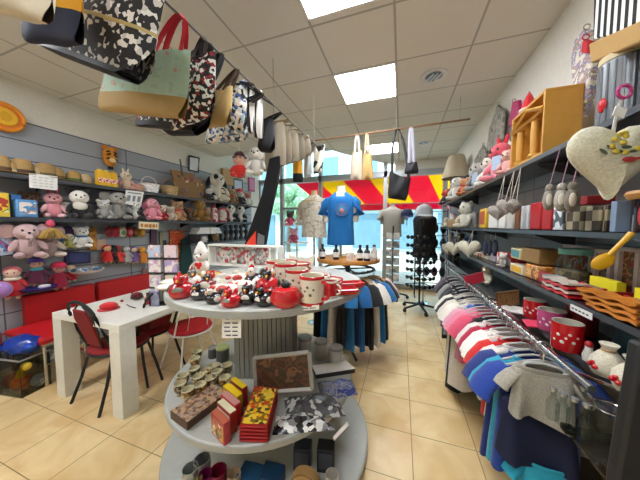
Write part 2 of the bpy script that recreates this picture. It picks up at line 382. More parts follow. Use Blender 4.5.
def mug(label, p, h, r, body, rim, rz=0, group=None, motif=None, handle=True, inside=None, name='mug', band=True):
    t = thing(name, label, 'mug' if name == 'mug' else 'cup', p, rz, group)
    B().lathe([(0, .001), (r * .9, .001), (r * .97, h * .1), (r, h * .5), (r, h), (r * .9, h), (r * .88, h * .12), (0, h * .1)], n=24).build('body', body, t)
    if band:
        B().lathe([(r * 1.0, h * .9), (r * 1.03, h * .91), (r * 1.03, h), (r * .97, h * 1.015), (r * .87, h), (r * .88, h * .92)], n=24).build('rim', rim, t)
        B().lathe([(r * .91, 0), (r * .98, 0), (r * 1.01, h * .1), (r * .97, h * .11)], n=24).build('base_band', rim, t)
    if handle: B().torus((r * 1.02, 0, h * .52), h * .3, h * .06, RX(PI / 2), 14, 7, -PI / 2, PI / 2).build('handle', rim if band else body, t)
    if inside: B().lathe([(r * .985, h * 1.017), (r * .87, h * 1.012), (r * .865, h * .9), (r * .86, h * .14), (0, h * .13)], n=24).build('inside', inside, t)
    if motif:
        b = B()
        for a, z, s in ((-2.25, .38, .1), (-1.98, .6, .13), (-1.72, .36, .15), (-1.5, .52, .1), (-1.28, .66, .12), (-1.05, .4, .13), (-.8, .58, .1)):
            b.ball((r * 1.0 * math.cos(a), r * 1.0 * math.sin(a), h * z), (r * s, r * .03, h * s * .4), 8, 5, RZ(a + PI / 2) @ RY(.7))
        b.build('motif', motif, t)
    return t
def hen(label, p, h, rz, body, wing, comb='c0121a', spot=None, group=None):
    t = thing('ceramic_hen', label, 'figurine', p, rz, group, h)
    bm_ = mat(body, .12, coat=.6); cm = mat(comb, .15, coat=.5)
    B().lathe([(0, 0), (.3, 0), (.42, .1), (.46, .28), (.38, .48), (.2, .6), (0, .64)], n=20).build('body', bm_, t)
    B().ball((0, -.22, .72), (.19, .19, .2)).build('head', mat(wing if spot is None else body, .12, coat=.6), t)
    B().cyl((0, -.38, .7), (0, -.52, .66), .06, .005, 8).build('beak', mat('e8a21c', .3), t)
    B().ball((0, -.24, .92), (.04, .08, .07), 8, 6).ball((0, -.16, .95), (.04, .07, .08), 8, 6).ball((0, -.09, .9), (.04, .06, .07), 8, 6).build('comb', cm, t)
    B().ball((0, -.37, .6), (.04, .03, .07), 8, 6).build('wattle', cm, t)
    for s in (-1, 1):
        B().ball((s * .4, .02, .32), (.08, .22, .17), 10, 7).build('wing', mat(wing, .15, coat=.5), t)
        B().ball((s * .13, -.35, .77), .028, 6, 5).build('eye', EYE_M, t)
    B().ball((0, .4, .56), (.1, .14, .24), 10, 7, RX(-.5)).build('tail', bm_, t)
    if spot: B().ball((.0, -.39, .32), (.2, .06, .16), 10, 7).build('breast_spot', mat(spot, .2, coat=.4), t)
    return t
def lidded(label, p, r, h, m, lm, group=None, name='canister', cat='canister', knob=True):
    t = thing(name, label, cat, p, 0, group)
    B().lathe([(0, 0), (r * .95, 0), (r, h * .05), (r, h * .95), (0, h * .95)], n=22).build('body', m, t)
    B().lathe([(0, h * .95), (r * 1.04, h * .95), (r * 1.04, h * 1.06), (r * .95, h * 1.1), (0, h * 1.1)], n=22).build('lid', lm, t)
    if knob: B().ball((0, 0, h * 1.14), (r * .25, r * .25, r * .2), 10, 6).build('knob', lm, t)
    return t
def shirt(label, p, rz, m, w=.36, L=.5, sl=.15, group=None, collar=None, name='t_shirt', hanger=None, thick=.022, tilt=0):
    """garment on a hanger; p = point of the rail it hangs from; width along local X"""
    r = random.Random(label)
    b = B(); N = 28; rows = []
    prof = [(0, .085, .02), (.025, w * .27, .026), (.06, w * .43, .03), (.12, w * .47, .034), (.3, w * .43, thick + .012), (.55, w * .45, thick + .016), (.8, w * .48, thick + .018), (1, w * .5, thick + .018)]
    ph = r.random() * 6
    for t_, hw, ht in prof:
        row = []
        for i in range(N):
            a = 2 * PI * i / N; c, s = math.cos(a), math.sin(a)
            x = hw * math.copysign(abs(c) ** .6, c); y = ht * math.copysign(abs(s) ** .8, s)
            wv = 1 + .35 * t_ * math.sin(x / w * 17 + ph) * (1 if s > 0 else .8)
            row.append(b.bm.verts.new((x + tilt * t_ * L, y * wv + .02 * t_ * math.sin(x / w * 9 + ph), -.085 - t_ * L + (.006 * math.sin(x * 22 + ph) if t_ == 1 else 0) + (0.03 * (abs(c) < .75) * (-1) if t_ == 0 and s < 0 else 0))))
        rows.append(row)
    for A, C in zip(rows, rows[1:]):
        for i in range(N): b.bm.faces.new([A[i], A[(i + 1) % N], C[(i + 1) % N], C[i]])
    o = b.build(name, m, None, p, smooth=80); o.rotation_euler = (0, 0, rz)
    tag(o, label, 'shirt', group)
    if sl:
        for s in (-1, 1):
            B().tube([(s * w * .36, 0, -.115), (s * w * .47, 0, -.14), (s * (w * .5 + sl * .42), -.008, -.14 - sl * .6), (s * (w * .5 + sl * .6), -.012, -.14 - sl)], [w * .14, w * .185, w * .18, w * .175], 12, .42).build('sleeve', m, o, smooth=80)
    B().torus((0, 0, 0), 1, .09, None, 18, 6).build('collar', collar or m, o, (0, -.004, -.092)).scale = (.085, .03, .1)
    if hanger:
        h = thing('coat_hanger', 'hanger holding the ' + label, 'hanger', p, rz)
        B().torus((0, 0, -.005), .022, .0028, RX(PI / 2) @ RZ(-.6), 12, 5, 0, PI * 1.25).tube([(.0, 0, -.03), (0, 0, -.07)], .003, 5).build('hook', CHROME, h)
        B().tube([(-w * .4, 0, -.112), (-.05, 0, -.078), (0, 0, -.07), (.05, 0, -.078), (w * .4, 0, -.112)], .006, 6).build('bar', hanger, h)
    return o
def tote(name, label, cat, q, Y, th, m, handles=None, rail=None, base=None, frac=.3, trim=None, group=None, hw=.014, yb=None, hspan=(.28, .72), handle_off=.5, sag=.06, zip_=None, rnd=.14):
    """bag hung across plane y=Y; q = tl,tr,br,bl pixels of its outline; rail = pixel of the hook point above"""
    P = [at(a, b_, y=Y) for a, b_ in q]
    if yb is not None: P[0] = at(*q[0], y=yb); P[3] = at(*q[3], y=yb)
    o0 = (P[2] + P[3]) / 2; P = [v - o0 for v in P]
    nrm = (P[1] - P[0]).cross(P[3] - P[0]).normalized()
    if nrm.y > 0: nrm = -nrm
    t = thing(name, label, cat, o0, 0, group)
    def S(u, v, s):
        u = .5 + (u - .5) * (1 - rnd * max(0, (v - .55) / .45) ** 2.5)
        e = (P[0] * (1 - u) + P[1] * u) * (1 - v) + (P[3] * (1 - u) + P[2] * u) * v
        bulge = th * .5 * (max(0, math.sin(PI * u)) ** .45) * (.25 + .75 * math.sin(PI * min(1, v * .62 + .1)) ** .7) * (1 if v < .999 else .5)
        w_ = .012 * math.sin(u * 9 + v * 5) * math.sin(PI * u) * (1 - v * .5)
        return e + nrm * (s * bulge + w_) + Vector((0, 0, -sag * math.sin(PI * u) * (1 if v < .5 else .6)* (1 - v) ))
    def sheet(v0, v1, grow=1.0):
        b = B(); nu, nv = 14, 8; G = {}
        for s in (1, -1):
            for i in range(nu + 1):
                for j in range(nv + 1):
                    G[s, i, j] = b.bm.verts.new(S(i / nu, v0 + (v1 - v0) * j / nv, s * grow))
            for i in range(nu):
                for j in range(nv): b.bm.faces.new([G[s, i, j], G[s, i + 1, j], G[s, i + 1, j + 1], G[s, i, j + 1]])
        for i in range(nu):
            b.bm.faces.new([G[1, i, nv], G[1, i + 1, nv], G[-1, i + 1, nv], G[-1, i, nv]]); b.bm.faces.new([G[1, i, 0], G[1, i + 1, 0], G[-1, i + 1, 0], G[-1, i, 0]])
        bmesh.ops.remove_doubles(b.bm, verts=b.bm.verts[:], dist=.0004)
        return b
    sheet(0, 1 - frac if base else 1).build('body', m, t, smooth=70)
    if base: sheet(1 - frac, 1).build('base_panel', base, t, smooth=70)
    if trim: sheet(.0, .05, 1.06).build('top_hem', trim, t, smooth=70)
    if zip_: sheet(*zip_[1], 1.05).build('zip_band', zip_[0], t, smooth=70)
    if handles:
        top = (rail - o0) if isinstance(rail, Vector) else (at(*rail, y=Y) - o0) if rail else (P[0] + P[1]) / 2 + Vector((0, 0, .25))
        for s in (1, -1):
            a = S(hspan[0], .02, s); c = S(hspan[1], .02, s); k = top + nrm * (s * .004)
            pts = []
            for i in range(13):
                u = i / 12
                e = a * (1 - u) + c * u; lift = math.sin(PI * u) ** .62
                mid = (a + c) / 2
                pts.append(e + (k - mid) * lift)
            B().tube(pts, hw, 6, .35).build('handle', handles, t)
    return t
def flat_thing(name, label, cat, px, m, ext, group=None, part=None, **pl):
    """solid cut to an outline with its own distance and thickness"""
    pts = [at(a, b_, **pl) for a, b_ in px]; c = sum(pts, Vector()) / len(pts)
    o = B().slab([p - c for p in pts], ext).build(name, m, None, c, bevel=.004)
    return tag(o, label, cat, group)
# ================================================================== round tiered display in the middle
DT, DM, DB = 1.11, .475, .075
disc = mat('b9bbb4', .4); discedge = mat('a3a59e', .5)
t = thing('display_table', 'round three-tier grey display table with a ribbed column in the middle of the shop', 'table', (-.9, 1.49, 0))
def tier(name, cx, cy, z, r, th):
    o = B().lathe([(0, z), (r - .008, z), (r, z - .006), (r, z - th + .006), (r - .008, z - th), (0, z - th)], n=72).build(name, disc, t, (cx + .9, cy - 1.49, 0), smooth=30)
    B().lathe([(r - .002, z - .004), (r + .003, z - .006), (r + .003, z - th + .006), (r - .002, z - th + .004)], n=72).build('edge_band', discedge, o)
tier('tier', -.902, 1.527, DT, .66, .045); tier('tier', -.905, 1.445, DM, .61, .04); tier('tier', -.86, 1.45, DB, .68, .045)
b = B()
for z0, z1 in ((DM, DT - .045), (DB, DM - .04)):
    c = Vector((-.02, .03, (z0 + z1) / 2)); w_ = .37
    for sx, sy, rot in ((0, -1, 0), (1, 0, PI / 2), (0, 1, PI), (-1, 0, -PI / 2)):
        for k in range(12):
            v = RZ(.33) @ (RZ(rot) @ Vector(((k - 5.5) * w_ / 12, -w_ / 2, 0)))
            b.box(c + v, (w_ / 12 - .004, .02, z1 - z0), .33 + rot)
    b.box(c, (w_ - .02, w_ - .02, z1 - z0), .33)
b.build('column', mat('8d8c84', .6), t)
b = B()
for a in range(4):
    v = RZ(a * PI / 2 + .8) @ Vector((.5, 0, 0)); b.cyl((v.x, v.y, 0), (v.x, v.y, .035), .03)
b.build('foot', BLACK, t)
def on(px, py, z): return at(px, py, z=z + .001)
# --- ceramics on the top tier
HG = 'ceramic hens on the top tier'
hens = [  # px, py, height px, rz, body, wing, spot, label
 (182, 297, 26, .5, 'b81c22', '6f6f6a', '7d7d74', 'large red ceramic hen with a grey breast patch, leftmost on the top tier'),
 (200, 299, 19, .2, '2a2a2a', 'e8e2d8', 'e8e2d8', 'small black and white ceramic hen beside the large red hen'),
 (214, 303, 17, -.4, '161616', 'd8cfc0', None, 'low black ceramic hen with cream wings left of the red spotted egg hen'),
 (231, 306, 21, .1, 'c4161c', 'c4161c', '8a8b80', 'red ceramic hen with grey oval spot above the paper price notice'),
 (248, 303, 22, .3, '1a1a1a', 'efe9de', 'efe9de', 'black ceramic hen with white breast next to the red spotted hen'),
 (264, 305, 21, -.3, '151515', 'e6dccb', 'e6dccb', 'black ceramic hen with round cream patch left of the red pot'),
 (207, 291, 20, .8, '8a1a1c', '2d2d2d', None, 'dark red ceramic hen in the second row on the left'),
 (216, 288, 18, -.6, 'd8d0c4', 'b01c20', None, 'cream ceramic hen with red wings in the second row'),
 (268, 292, 26, .4, 'c81a20', '202020', None, 'upright red ceramic hen with black wings behind the black hens'),
 (255, 288, 24, -.2, '242424', 'd8d0c2', None, 'black ceramic hen with pale wings in the back row'),
 (192, 288, 22, .9, 'e6dfd2', '6d6d68', None, 'cream ceramic hen with grey wings behind the large red hen'),
 (276, 287, 22, .2, 'b3151b', 'e6dfd2', None, 'red ceramic hen with cream wings next to the row of mugs')]
for px, py, hp, rz, bd, wg, sp, lb in hens:
    p = on(px, py, DT); hen(lb, p, hp * mpp(p), rz, bd, wg, spot=sp)
def loaf(px, py, lb, spots, rz):
    p = on(px, py, DT); t = thing('lying_hen', lb, 'figurine', p, rz)
    B().ball((0, 0, .038), (.1, .05, .038)).build('body', mat('ece4d6', .2, coat=.4), t)
    B().ball((.095, 0, .055), (.03, .028, .03)).build('head', mat('ece4d6', .2, coat=.4), t)
    B().ball((.0, -.035, .05), (.035, .018, .024)).ball((-.05, -.025, .058), (.022, .016, .014)).build('spots', mat(spots, .2), t)
    B().ball((-.1, 0, .06), (.03, .02, .03)).build('tail', mat('c8c2b0', .3), t)
loaf(224, 297, 'long cream ceramic hen lying behind the black hens, pinkish wing', 'c8574f', .5)
loaf(236, 285, 'cream ceramic hen with small red wing at the back of the top tier', 'c04440', .9)
loaf(250, 283, 'white ceramic hen with grey wing spot at the back of the top tier', '77756c', .2)
loaf(240, 293, 'long cream ceramic hen lying with a bright red wing', 'd8202a', .6)
p = on(286, 305, DT); t = thing('teapot', 'squat glossy red pot with black knob beside the rooster mug', 'teapot', p, .3)
B().lathe([(0, 0), (.055, 0), (.075, .025), (.078, .05), (.06, .082), (.03, .09), (0, .09)], n=26).build('body', GLOSSRED, t)
B().ball((0, 0, .1), (.022, .022, .02)).build('knob', BLACK, t); B().torus((-.08, 0, .05), .025, .007, RX(PI / 2), 12, 6).build('handle', GLOSSRED, t)
B().tube([(.065, 0, .04), (.09, 0, .06), (.1, 0, .075)], [.015, .011, .009]).build('spout', GLOSSRED, t)
MG = mat('e5dcc6', .2, coat=.4); MR = mat('c31b20', .2, coat=.4); MO = mat('5e6152', .4)
for px, py, hp, rp, lb, rz in ((312, 303, 28, 12.3, 'big cream mug with red rim and grey birds, nearest of the mug row', -.3), (297, 295, 26, 11.4, 'cream mug with red rim directly behind the nearest big mug', -.2),
                      (286, 288, 25, 11, 'cream mug with red rim, third from the front in the mug row', -.3), (277, 282.5, 22, 10, 'cream mug with red rim at the back end of the mug row', -.3)):
    p = on(px, py, DT); k = mpp(p); mug(lb, p, hp * k, rp * k, MG, MR, rz, None, MO, True, mat('d8cdb4', .3))
for px, py, hp, rp, lb in ((330, 296, 16, 8, 'small red cup right behind the nearest big mug'), (322, 290, 15, 8, 'small red cup between the mugs and the red trays')):
    p = on(px, py, DT); k = mpp(p); mug(lb, p, hp * k, rp * k, MR, MG, -.4, None, None, name='cup')
def bowl(p, r, h, m, rim, lb, cat='bowl', name='bowl', tilt=None, group=None):
    t = thing(name, lb, cat, p, 0, group)
    B().lathe([(0, 0), (r * .5, 0), (r * .85, h * .5), (r, h), (r * .95, h), (r * .78, h * .5), (0, h * .2)], n=26).build('body', m, t)
    B().torus((0, 0, h), r * .98, h * .07 + .002, None, 26, 6).build('rim', rim, t)
    return t
for i, (px, py) in enumerate(((288, 277.5), (300, 281))):
    p = on(px, py, DT)
    for k in range(3):
        bowl(p + Vector((0, 0, .002 + .036 * k)), .085 - .006 * k, .05, MG, MR, '%s cream bowl with red rim in the %s stack behind the mugs' % (('bottom', 'middle', 'top')[k], ('left', 'right')[i]))
p = on(306, 276, DT)
p = on(302, 272, DT); t = thing('napkin_holder', 'cream ear-shaped ceramic napkin holder standing at the back of the top tier', 'holder', p, .2)
B().box((0, 0, .012), (.17, .06, .024)).build('base', MG, t, bevel=.005)
B().slab([(-.085, -.02, .02), (.085, -.02, .02), (.115, -.02, .16), (.045, -.02, .1), (0, -.02, .13), (-.045, -.02, .1), (-.115, -.02, .16)], (0, .012, 0)).build('front_plate', MG, t)
B().slab([(-.085, .02, .02), (.085, .02, .02), (.1, .02, .14), (0, .02, .1), (-.1, .02, .14)], (0, .012, 0)).build('back_plate', MG, t)
for k in range(5):
    pp = on(317, 282, DT) + Vector((0, 0, .013 * k)); t = thing('saucer', '%s plate of the grey-pink plate stack at the right back of the top tier' % ('bottom', 'second', 'middle', 'fourth', 'top')[k], 'plate', pp)
    B().lathe([(0, 0), (.06, 0), (.1, .01), (.1, .013), (.05, .005), (0, .004)], n=26).build('plate', mat(('b8a8a0', '9c6f6c', 'c9bdb0', '8e4a4c', 'b7aaa4')[k], .25), t)
bowl(on(331, 287, DT), .075, .05, MG, MR, 'cream bowl with red rim standing right of the mugs')
def dish(px, py, L, W, rz, lb):
    p = on(px, py, DT); t = thing('serving_dish', lb, 'dish', p, rz)
    B().slab([(-L, -W, .004), (L, -W, .004), (L, W, .004), (-L, W, .004)], (0, 0, .008)).build('base', MG, t)
    b = B()
    for s in (-1, 1):
        b.slab([(-L, s * W, .004), (L, s * W, .004), (L * 1.15, s * W * 1.25, .032), (-L * 1.15, s * W * 1.25, .032)], (0, -s * .006, .002))
        b.slab([(s * L, -W, .004), (s * L, W, .004), (s * L * 1.15, W * 1.25, .032), (s * L * 1.15, -W * 1.25, .032)], (-s * .006, 0, .002))
    b.build('rim', MR, t)
dish(342, 294, .075, .035, .5, 'long red and cream serving dish near the right edge of the top tier')
dish(350, 287, .075, .035, .5, 'second red serving dish behind it, against the right edge of the top tier')
for k, (px, py, r) in enumerate(((170, 289, .075), (172, 284, .07))):
    p = on(px, py, DT); t = thing('plate_stack_plate', ('large pale plate at the left end of the top tier', 'pale plate behind the left end plate of the top tier')[k], 'plate', p)
    B().lathe([(0, 0), (r * .6, 0), (r, .018), (r, .022), (r * .55, .006), (0, .005)], n=26).build('plate', WHITE, t); B().torus((0, 0, .02), r, .004, None, 26, 6).build('rim', mat('d7cdb8', .3), t)
p = on(202, 281, DT); t = thing('cake_stand', 'red and yellow plate under a white plush gnome, back left of the top tier', 'stand', p)
B().lathe([(0, 0), (.05, 0), (.02, .015), (.02, .03), (.13, .04), (.13, .046), (0, .046)], n=26).build('plate', mat('e8c24a', .3), t); B().torus((0, 0, .043), .128, .007, None, 26, 6).build('rim', MR, t)
def heart_on(t):
    B().ball((-.06, -.22, .4), (.08, .05, .08)).ball((.06, -.22, .4), (.08, .05, .08)).ball((0, -.22, .32), (.07, .05, .1)).build('heart_patch', mat('d0202a', .8), t)
    B().lathe([(.24, .85), (.2, .95), (.08, 1.2), (0, 1.25)]).build('hat', mat('efe9df', .9, sheen=.3), t)
plush('plush_gnome', 'white plush gnome with red heart on the chest, on the red and yellow plate', 'soft toy', p + Vector((0, 0, .047)), .19, .3, 'efe8de', ears='none', extra=heart_on)
# white wooden frame box behind the ceramics
p0 = at(213, 285, y=1.93); p1 = at(281, 285, y=1.93); wd = p1.x - p0.x
t = thing('frame_stand', 'white open wooden frame shelf standing behind the ceramics on the top tier', 'frame', ((p0.x + p1.x) / 2, 1.93, DT + .001))
b = B(); hh = .2
b.box((0, 0, hh), (wd, .1, .018)).box((0, 0, .009), (wd, .1, .018))
for x in (-wd / 2, wd / 2 - .085, wd / 2): b.box((x, 0, hh / 2), (.018, .1, hh))
b.build('frame', WHITE, t, bevel=.002); B().box((-.02, .03, hh / 2), (wd - .12, .006, hh - .03)).build('back_panel', pat('cells', ['c9c4bb', 'a9a5a0', 'b3454a', '8a8782', 'd8d2c8'], 38), t)
for px, lb in ((235, 'small white figurine inside the white frame shelf, left one'), (252, 'small white figurine inside the white frame shelf, right one')):
    q = at(px, 284, y=1.91); q.z = DT + .02; hen(lb, q, .075, .1, 'd9d3c8', 'b64a4a')
# price notice and label strips on the tier edge
def notice(px, lb, m, ext=(0, .003, 0), lines=0, name='paper_sign', onz=None):
    pts = [at(a, b_, y=onz) for a, b_ in px]; c = sum(pts, Vector()) / 4
    t = thing(name, lb, 'sign', c)
    B().slab([p - c for p in pts], ext).build('sheet', m, t)
    if lines:
        b = B(); P = [p - c for p in pts]
        for k in range(lines):
            v = (k + .8) / (lines + .6); L_ = .12 + .1 * random.random()
            for (u0, u1) in ((L_, .42 + .1 * random.random()), (.56, .82 + .06 * random.random())):
                a = P[0].lerp(P[1], u0).lerp(P[3].lerp(P[2], u0), v); e = P[0].lerp(P[1], u1).lerp(P[3].lerp(P[2], u1), v)
                hh = (P[3] - P[0]) * (.28 / (lines + 1))
                b.slab([a, e, e + hh, a + hh], (0, -.0015, 0))
        b.build('writing', INK, t)
    return t
pp = at(231, 312, z=1.09)
notice([(222, 311), (241, 311), (241, 338), (222, 338)], 'white paper notice with printed lines hanging from the top tier edge', PAPER, (0, .003, 0), 6, onz=pp.y - .005)
pp = at(308, 310, z=1.09); notice([(299, 306.5), (319, 305), (319, 309.5), (299, 311)], 'small pale price strip on the top tier edge below the big mug', PAPER, (0, .003, 0), 1, onz=pp.y - .012)
pp = at(325, 436, z=.46); notice([(333, 437), (347, 422), (349, 425), (334, 441)], 'white price strip on the right edge of the middle tier', PAPER, (0, .003, 0), 0, onz=pp.y - .02)
# --- middle tier
cups = [(197, 351), (195, 358), (194.5, 368), (183, 375), (180, 383), (188, 389), (198, 376), (200, 384), (211, 377), (215, 365), (217, 371), (212, 366), (227, 364.5), (225, 377), (233, 382), (206, 370)]
cupm = [pat('cells', ['4c4438', '9c8a5c', 'c0b48c', '6b5a3a'], 60, .3), pat('cells', ['7a5a34', 'b8863e', '4c4030', 'd8c48a'], 60, .3)]
wh = ('', 'back ', 'front ')
for i, (px, py) in enumerate(cups):
    p = at(px, py + 0, z=DM + .075); p.z = DM + .001
    t = thing('egg_cup', 'patterned goblet with cream inside, %s, middle tier' % ('first at the back', 'second at the back', 'left of the inner rows', 'leftmost', 'left of the front pair', 'foremost', 'in the centre row', 'just behind the foremost', 'right of centre', 'behind right centre', 'right of the inner row', 'innermost by grey tins', 'back right by the column', 'right by the column', 'front right by the napkins', 'in the very middle')[i], 'cup', p, i, 'patterned goblets on the middle tier')
    B().lathe([(0, 0), (.02, 0), (.018, .008), (.012, .018), (.028, .026), (.036, .05), (.036, .075)], n=20).build('cup', cupm[i % 2], t)
    B().lathe([(.036, .075), (.033, .077), (.03, .05), (0, .034)], n=20).build('inside', mat('cdc5a2', .3), t)
for px, py, lb, lm in ((223, 360, 'dark grey storage tin with pale green lid behind the goblets', 'b4bd7c'), (213, 357, 'mid grey tin with grey lid beside the dark tin behind the goblets', '8c8c88')):
    p = at(px, py, z=DM + .001); lidded(lb, p, .048 if px > 220 else .035, .1 if px > 220 else .075, mat('55564f', .4), mat(lm, .5), knob=False, name='storage_tin', cat='tin')
# long mosaic box
q = [at(a, b_, z=DM + .045) for a, b_ in ((170, 411), (187, 423), (228, 392), (213, 384))]; c = sum(q, Vector()) / 4; c.z = DM + .001
t = thing('puzzle_box', 'long flat box with brown mosaic picture lying on the left of the middle tier', 'box', c)
B().slab([v - c for v in q], (0, 0, -.043)).build('box', mat('4a3426', .5), t, bevel=.003)
B().slab([(v - c) * .97 + Vector((0, 0, .002)) for v in q], (0, 0, .002)).build('picture', pat('cells', ['8a6a50', 'b89a7a', '6c4a38', 'c8a078', '9a8a84'], 70, .35), t)
# napkin packs, standing
def napkin(px, py, wpx, hpx, rz, cols, lb):
    p = at(px, py, z=DM + .001); k = mpp(p); w_ = wpx * k; h_ = hpx * k
    t = thing('napkin_pack', lb, 'box', p, rz)
    B().box((0, 0, h_ / 2), (w_, .035, h_)).build('carton', mat(cols[0], .45), t, bevel=.003)
    B().box((0, -.0185, h_ * .48), (w_ * .88, .002, h_ * .7)).build('front_panel', cols[1], t)
    B().box((0, 0, h_ + .001), (w_ * .96, .033, .003)).build('top_panel', mat(cols[2], .5), t)
pic = pat('cells', ['8c7a5c', 'b85c40', 'd8c8a0', '5c5c3c', 'c89a50'], 60)
napkin(221, 437, 25, 22, -.35, ('a8383c', pic, 'c86a50'), 'picture box at the front of the leaning pack row on the middle tier')
napkin(227, 427, 25, 22, -.35, ('a02a20', mat('e8e0c8', .5), 'f0e8c0'), 'white-topped red pack second from the front of the row')
napkin(231, 419, 26, 22, -.35, ('c4282a', mat('d8a098', .5), 'c8908c'), 'pink-topped pack in the middle of the leaning pack row')
napkin(233, 411, 26, 22, -.35, ('a08020', mat('f0c818', .5), 'f2cc18'), 'yellow pack fourth from the front of the row')
napkin(239, 401, 22, 19, -.35, ('8a2420', mat('f0c818', .5), 'efc81a'), 'yellow-topped pack at the back of the row beside the column')
# stack of red trays with colourful covers
q = [at(a, b_, z=DM + .09) for a, b_ in ((240, 424), (267, 425), (277, 388), (255, 386))]; c0 = sum(q, Vector()) / 4
for k in range(5):
    zz = DM + .001 + .0175 * k; c = Vector((c0.x, c0.y, zz))
    t = thing('gift_tray', 'red tray %s of the front stack, middle tier' % ('at the bottom', 'second from bottom', 'in the middle', 'second from top', 'with yellow picture on top')[k], 'tray', c)
    s_ = [Vector((v.x - c.x, v.y - c.y, 0)) for v in q]
    B().slab([v for v in s_], (0, 0, .009)).slab([v * 1.06 + Vector((0, 0, .009)) for v in s_], (0, 0, .0065)).build('tray', mat('a81c20', .3), t, bevel=.002)
    if k == 4: B().slab([v * .95 + Vector((0, 0, .016)) for v in s_], (0, 0, .002)).build('picture', pat('cells', ['e8b818', 'f0d040', '8a6a1c', 'c83c20', '3c4a28', 'e8c850'], 55, .35), t)
# framed picture leaning on the column
P4 = [at(a, b_, y=1.18) for a, b_ in ((254, 358), (309, 352), (312, 389), (256, 393))]
c = (P4[2] + P4[3]) / 2; t = thing('picture_frame', 'pale grey picture frame with a dim red figure picture, leaning on the column', 'picture', c)
P = [v - c for v in P4]; B().slab(P, (0, .012, 0)).build('picture', pat('noise', ['3c2a22', '5c3c2c', '3a3028', '74543e', '4c221c'], 9, .3), t)
def bar(a, d, w_=.012): 
    return B().tube([a, d], w_, 4).build('frame_side', mat('a9a79e', .5), t)
for a, d in ((0, 1), (1, 2), (2, 3), (3, 0)): bar(P[a], P[d])
# canisters at the right back
for px, py, r, h, lb in ((305, 358, .052, .16, 'tall white canister nearest the column on the right of the middle tier'), (321, 357, .052, .125, 'mid white canister with grey lid on the right of the middle tier'), (336, 362, .052, .11, 'short grey-white canister farthest right on the middle tier')):
    p = at(px, py, z=DM + .001); lidded(lb, p, r, h, mat('d2cec4', .3), mat('9c9a92', .4), knob=False)
def pouch(q, th, lb, m, band=None, name='pouch', extra=None):
    P = [at(a, b_, z=DM + th) for a, b_ in q]; c = sum(P, Vector()) / 4; c.z = DM + .001
    t = thing(name, lb, 'pouch', c)
    b = B(); n = 10; G = {}
    for i in range(n + 1):
        for j in range(n + 1):
            u, v = i / n, j / n; e = (P[0] * (1 - u) + P[1] * u) * (1 - v) + (P[3] * (1 - u) + P[2] * u) * v - c
            hgt = th * (math.sin(PI * u) * math.sin(PI * v)) ** .4 * (.8 + .2 * math.sin(u * 11 + v * 7)); e.z = 0
            G[i, j] = b.bm.verts.new(e + Vector((0, 0, .002 + hgt)))
    for i in range(n):
        for j in range(n): b.bm.faces.new([G[i, j], G[i + 1, j], G[i + 1, j + 1], G[i, j + 1]])
    bot = [b.bm.verts.new(G[k].co * 1.0 - Vector((0, 0, .002))) for k in ((0, 0), (n, 0), (n, n), (0, n))]
    edge = [G[i, 0] for i in range(n + 1)] + [G[n, j] for j in range(1, n + 1)] + [G[i, n] for i in range(n - 1, -1, -1)] + [G[0, j] for j in range(n - 1, 0, -1)]
    b.bm.faces.new(edge[::-1]); [b.bm.verts.remove(v) for v in bot]
    b.build('bag', m, t, smooth=80)
    if extra: extra(t, [v - c for v in P])
    return t
silver = pat('cells', ['4a4b4c', '6b6c6c', '3a3a3c', 'c8c8c4', '55565a'], 45, .3)
def zipb(t, P):
    B().tube([P[0].lerp(P[3], .1) + Vector((0, 0, .012 - P[0].z)), P[1].lerp(P[2], .1) + Vector((0, 0, .012 - P[1].z))], .005, 6).build('zip', mat('c9c9c6', .3, .6), t)
pouch([(284, 391), (336, 386), (346, 408), (287, 412)], .05, 'dark grey printed wash bag in silver wrap on the right of the middle tier', silver, extra=zipb)
pouch([(276, 411), (318, 407), (336, 424), (272, 429)], .035, 'black and white printed flat pouch at the front right of the middle tier', pat('cells', ['d8d8d6', '222224', '8a8a8a', '3a3a3c', 'efefec'], 40, .25), extra=zipb)
pouch([(317, 377), (352, 374), (358, 389), (322, 394)], .04, 'grey bag with blue print near the right edge of the middle tier', pat('noise', ['77777c', '8e8e94', '4c5a9c', '9c9ca0', '3a4a8c'], 16, .35))
P = [at(a, b_, z=DM + .03) for a, b_ in ((312, 366), (346, 361), (355, 369), (316, 375))]; c = sum(P, Vector()) / 4; c.z = DM + .001
t = thing('gift_box', 'flat white box with a dark slot lying behind the blue-print bag', 'box', c)
B().slab([v - c for v in P], (0, 0, -.028)).build('box', mat('2d2c2c', .5), t); B().slab([v - c + Vector((0, 0, .001)) for v in P], (0, 0, .003)).build('lid', WHITE, t)
# --- bottom tier
def onb(px, py): return at(px, py, z=DB + .001)
for px, py, r, h, c_, lb in ((190, 468, .04, .13, 'b9bcbc', 'steel tumbler with open oval top at the left of the bottom tier'), (202, 459, .045, .13, 'a8a9a6', 'grey open tumbler behind the steel tumbler on the bottom tier'),
                        (205, 474, .035, .11, '8a1c5c', 'magenta jar beside the steel tumbler on the bottom tier'), (218, 470, .045, .1, '7c1430', 'dark red jar in front of the column on the bottom tier'),
                        (234, 473, .035, .12, 'b89c78', 'beige cylinder left of the blue boxes on the bottom tier'), (332, 474, .035, .12, 'cfc8ba', 'cream open cup at the right of the bottom tier')):
    p = at(px, py, z=DB + h); p.z = DB + .001
    mug(lb, p, h, r, mat(c_, .3, .7 if 'steel' in lb else 0), None, 0, None, None, False, name='tumbler', band=False)
pp = at(196, 478, z=DB + .09); pp.z = DB + .001; lidded('small pale green jar at the left front of the bottom tier', pp, .03, .08, mat('7d9c4a', .3), mat('9cb060', .4), knob=False, name='jar', cat='jar')
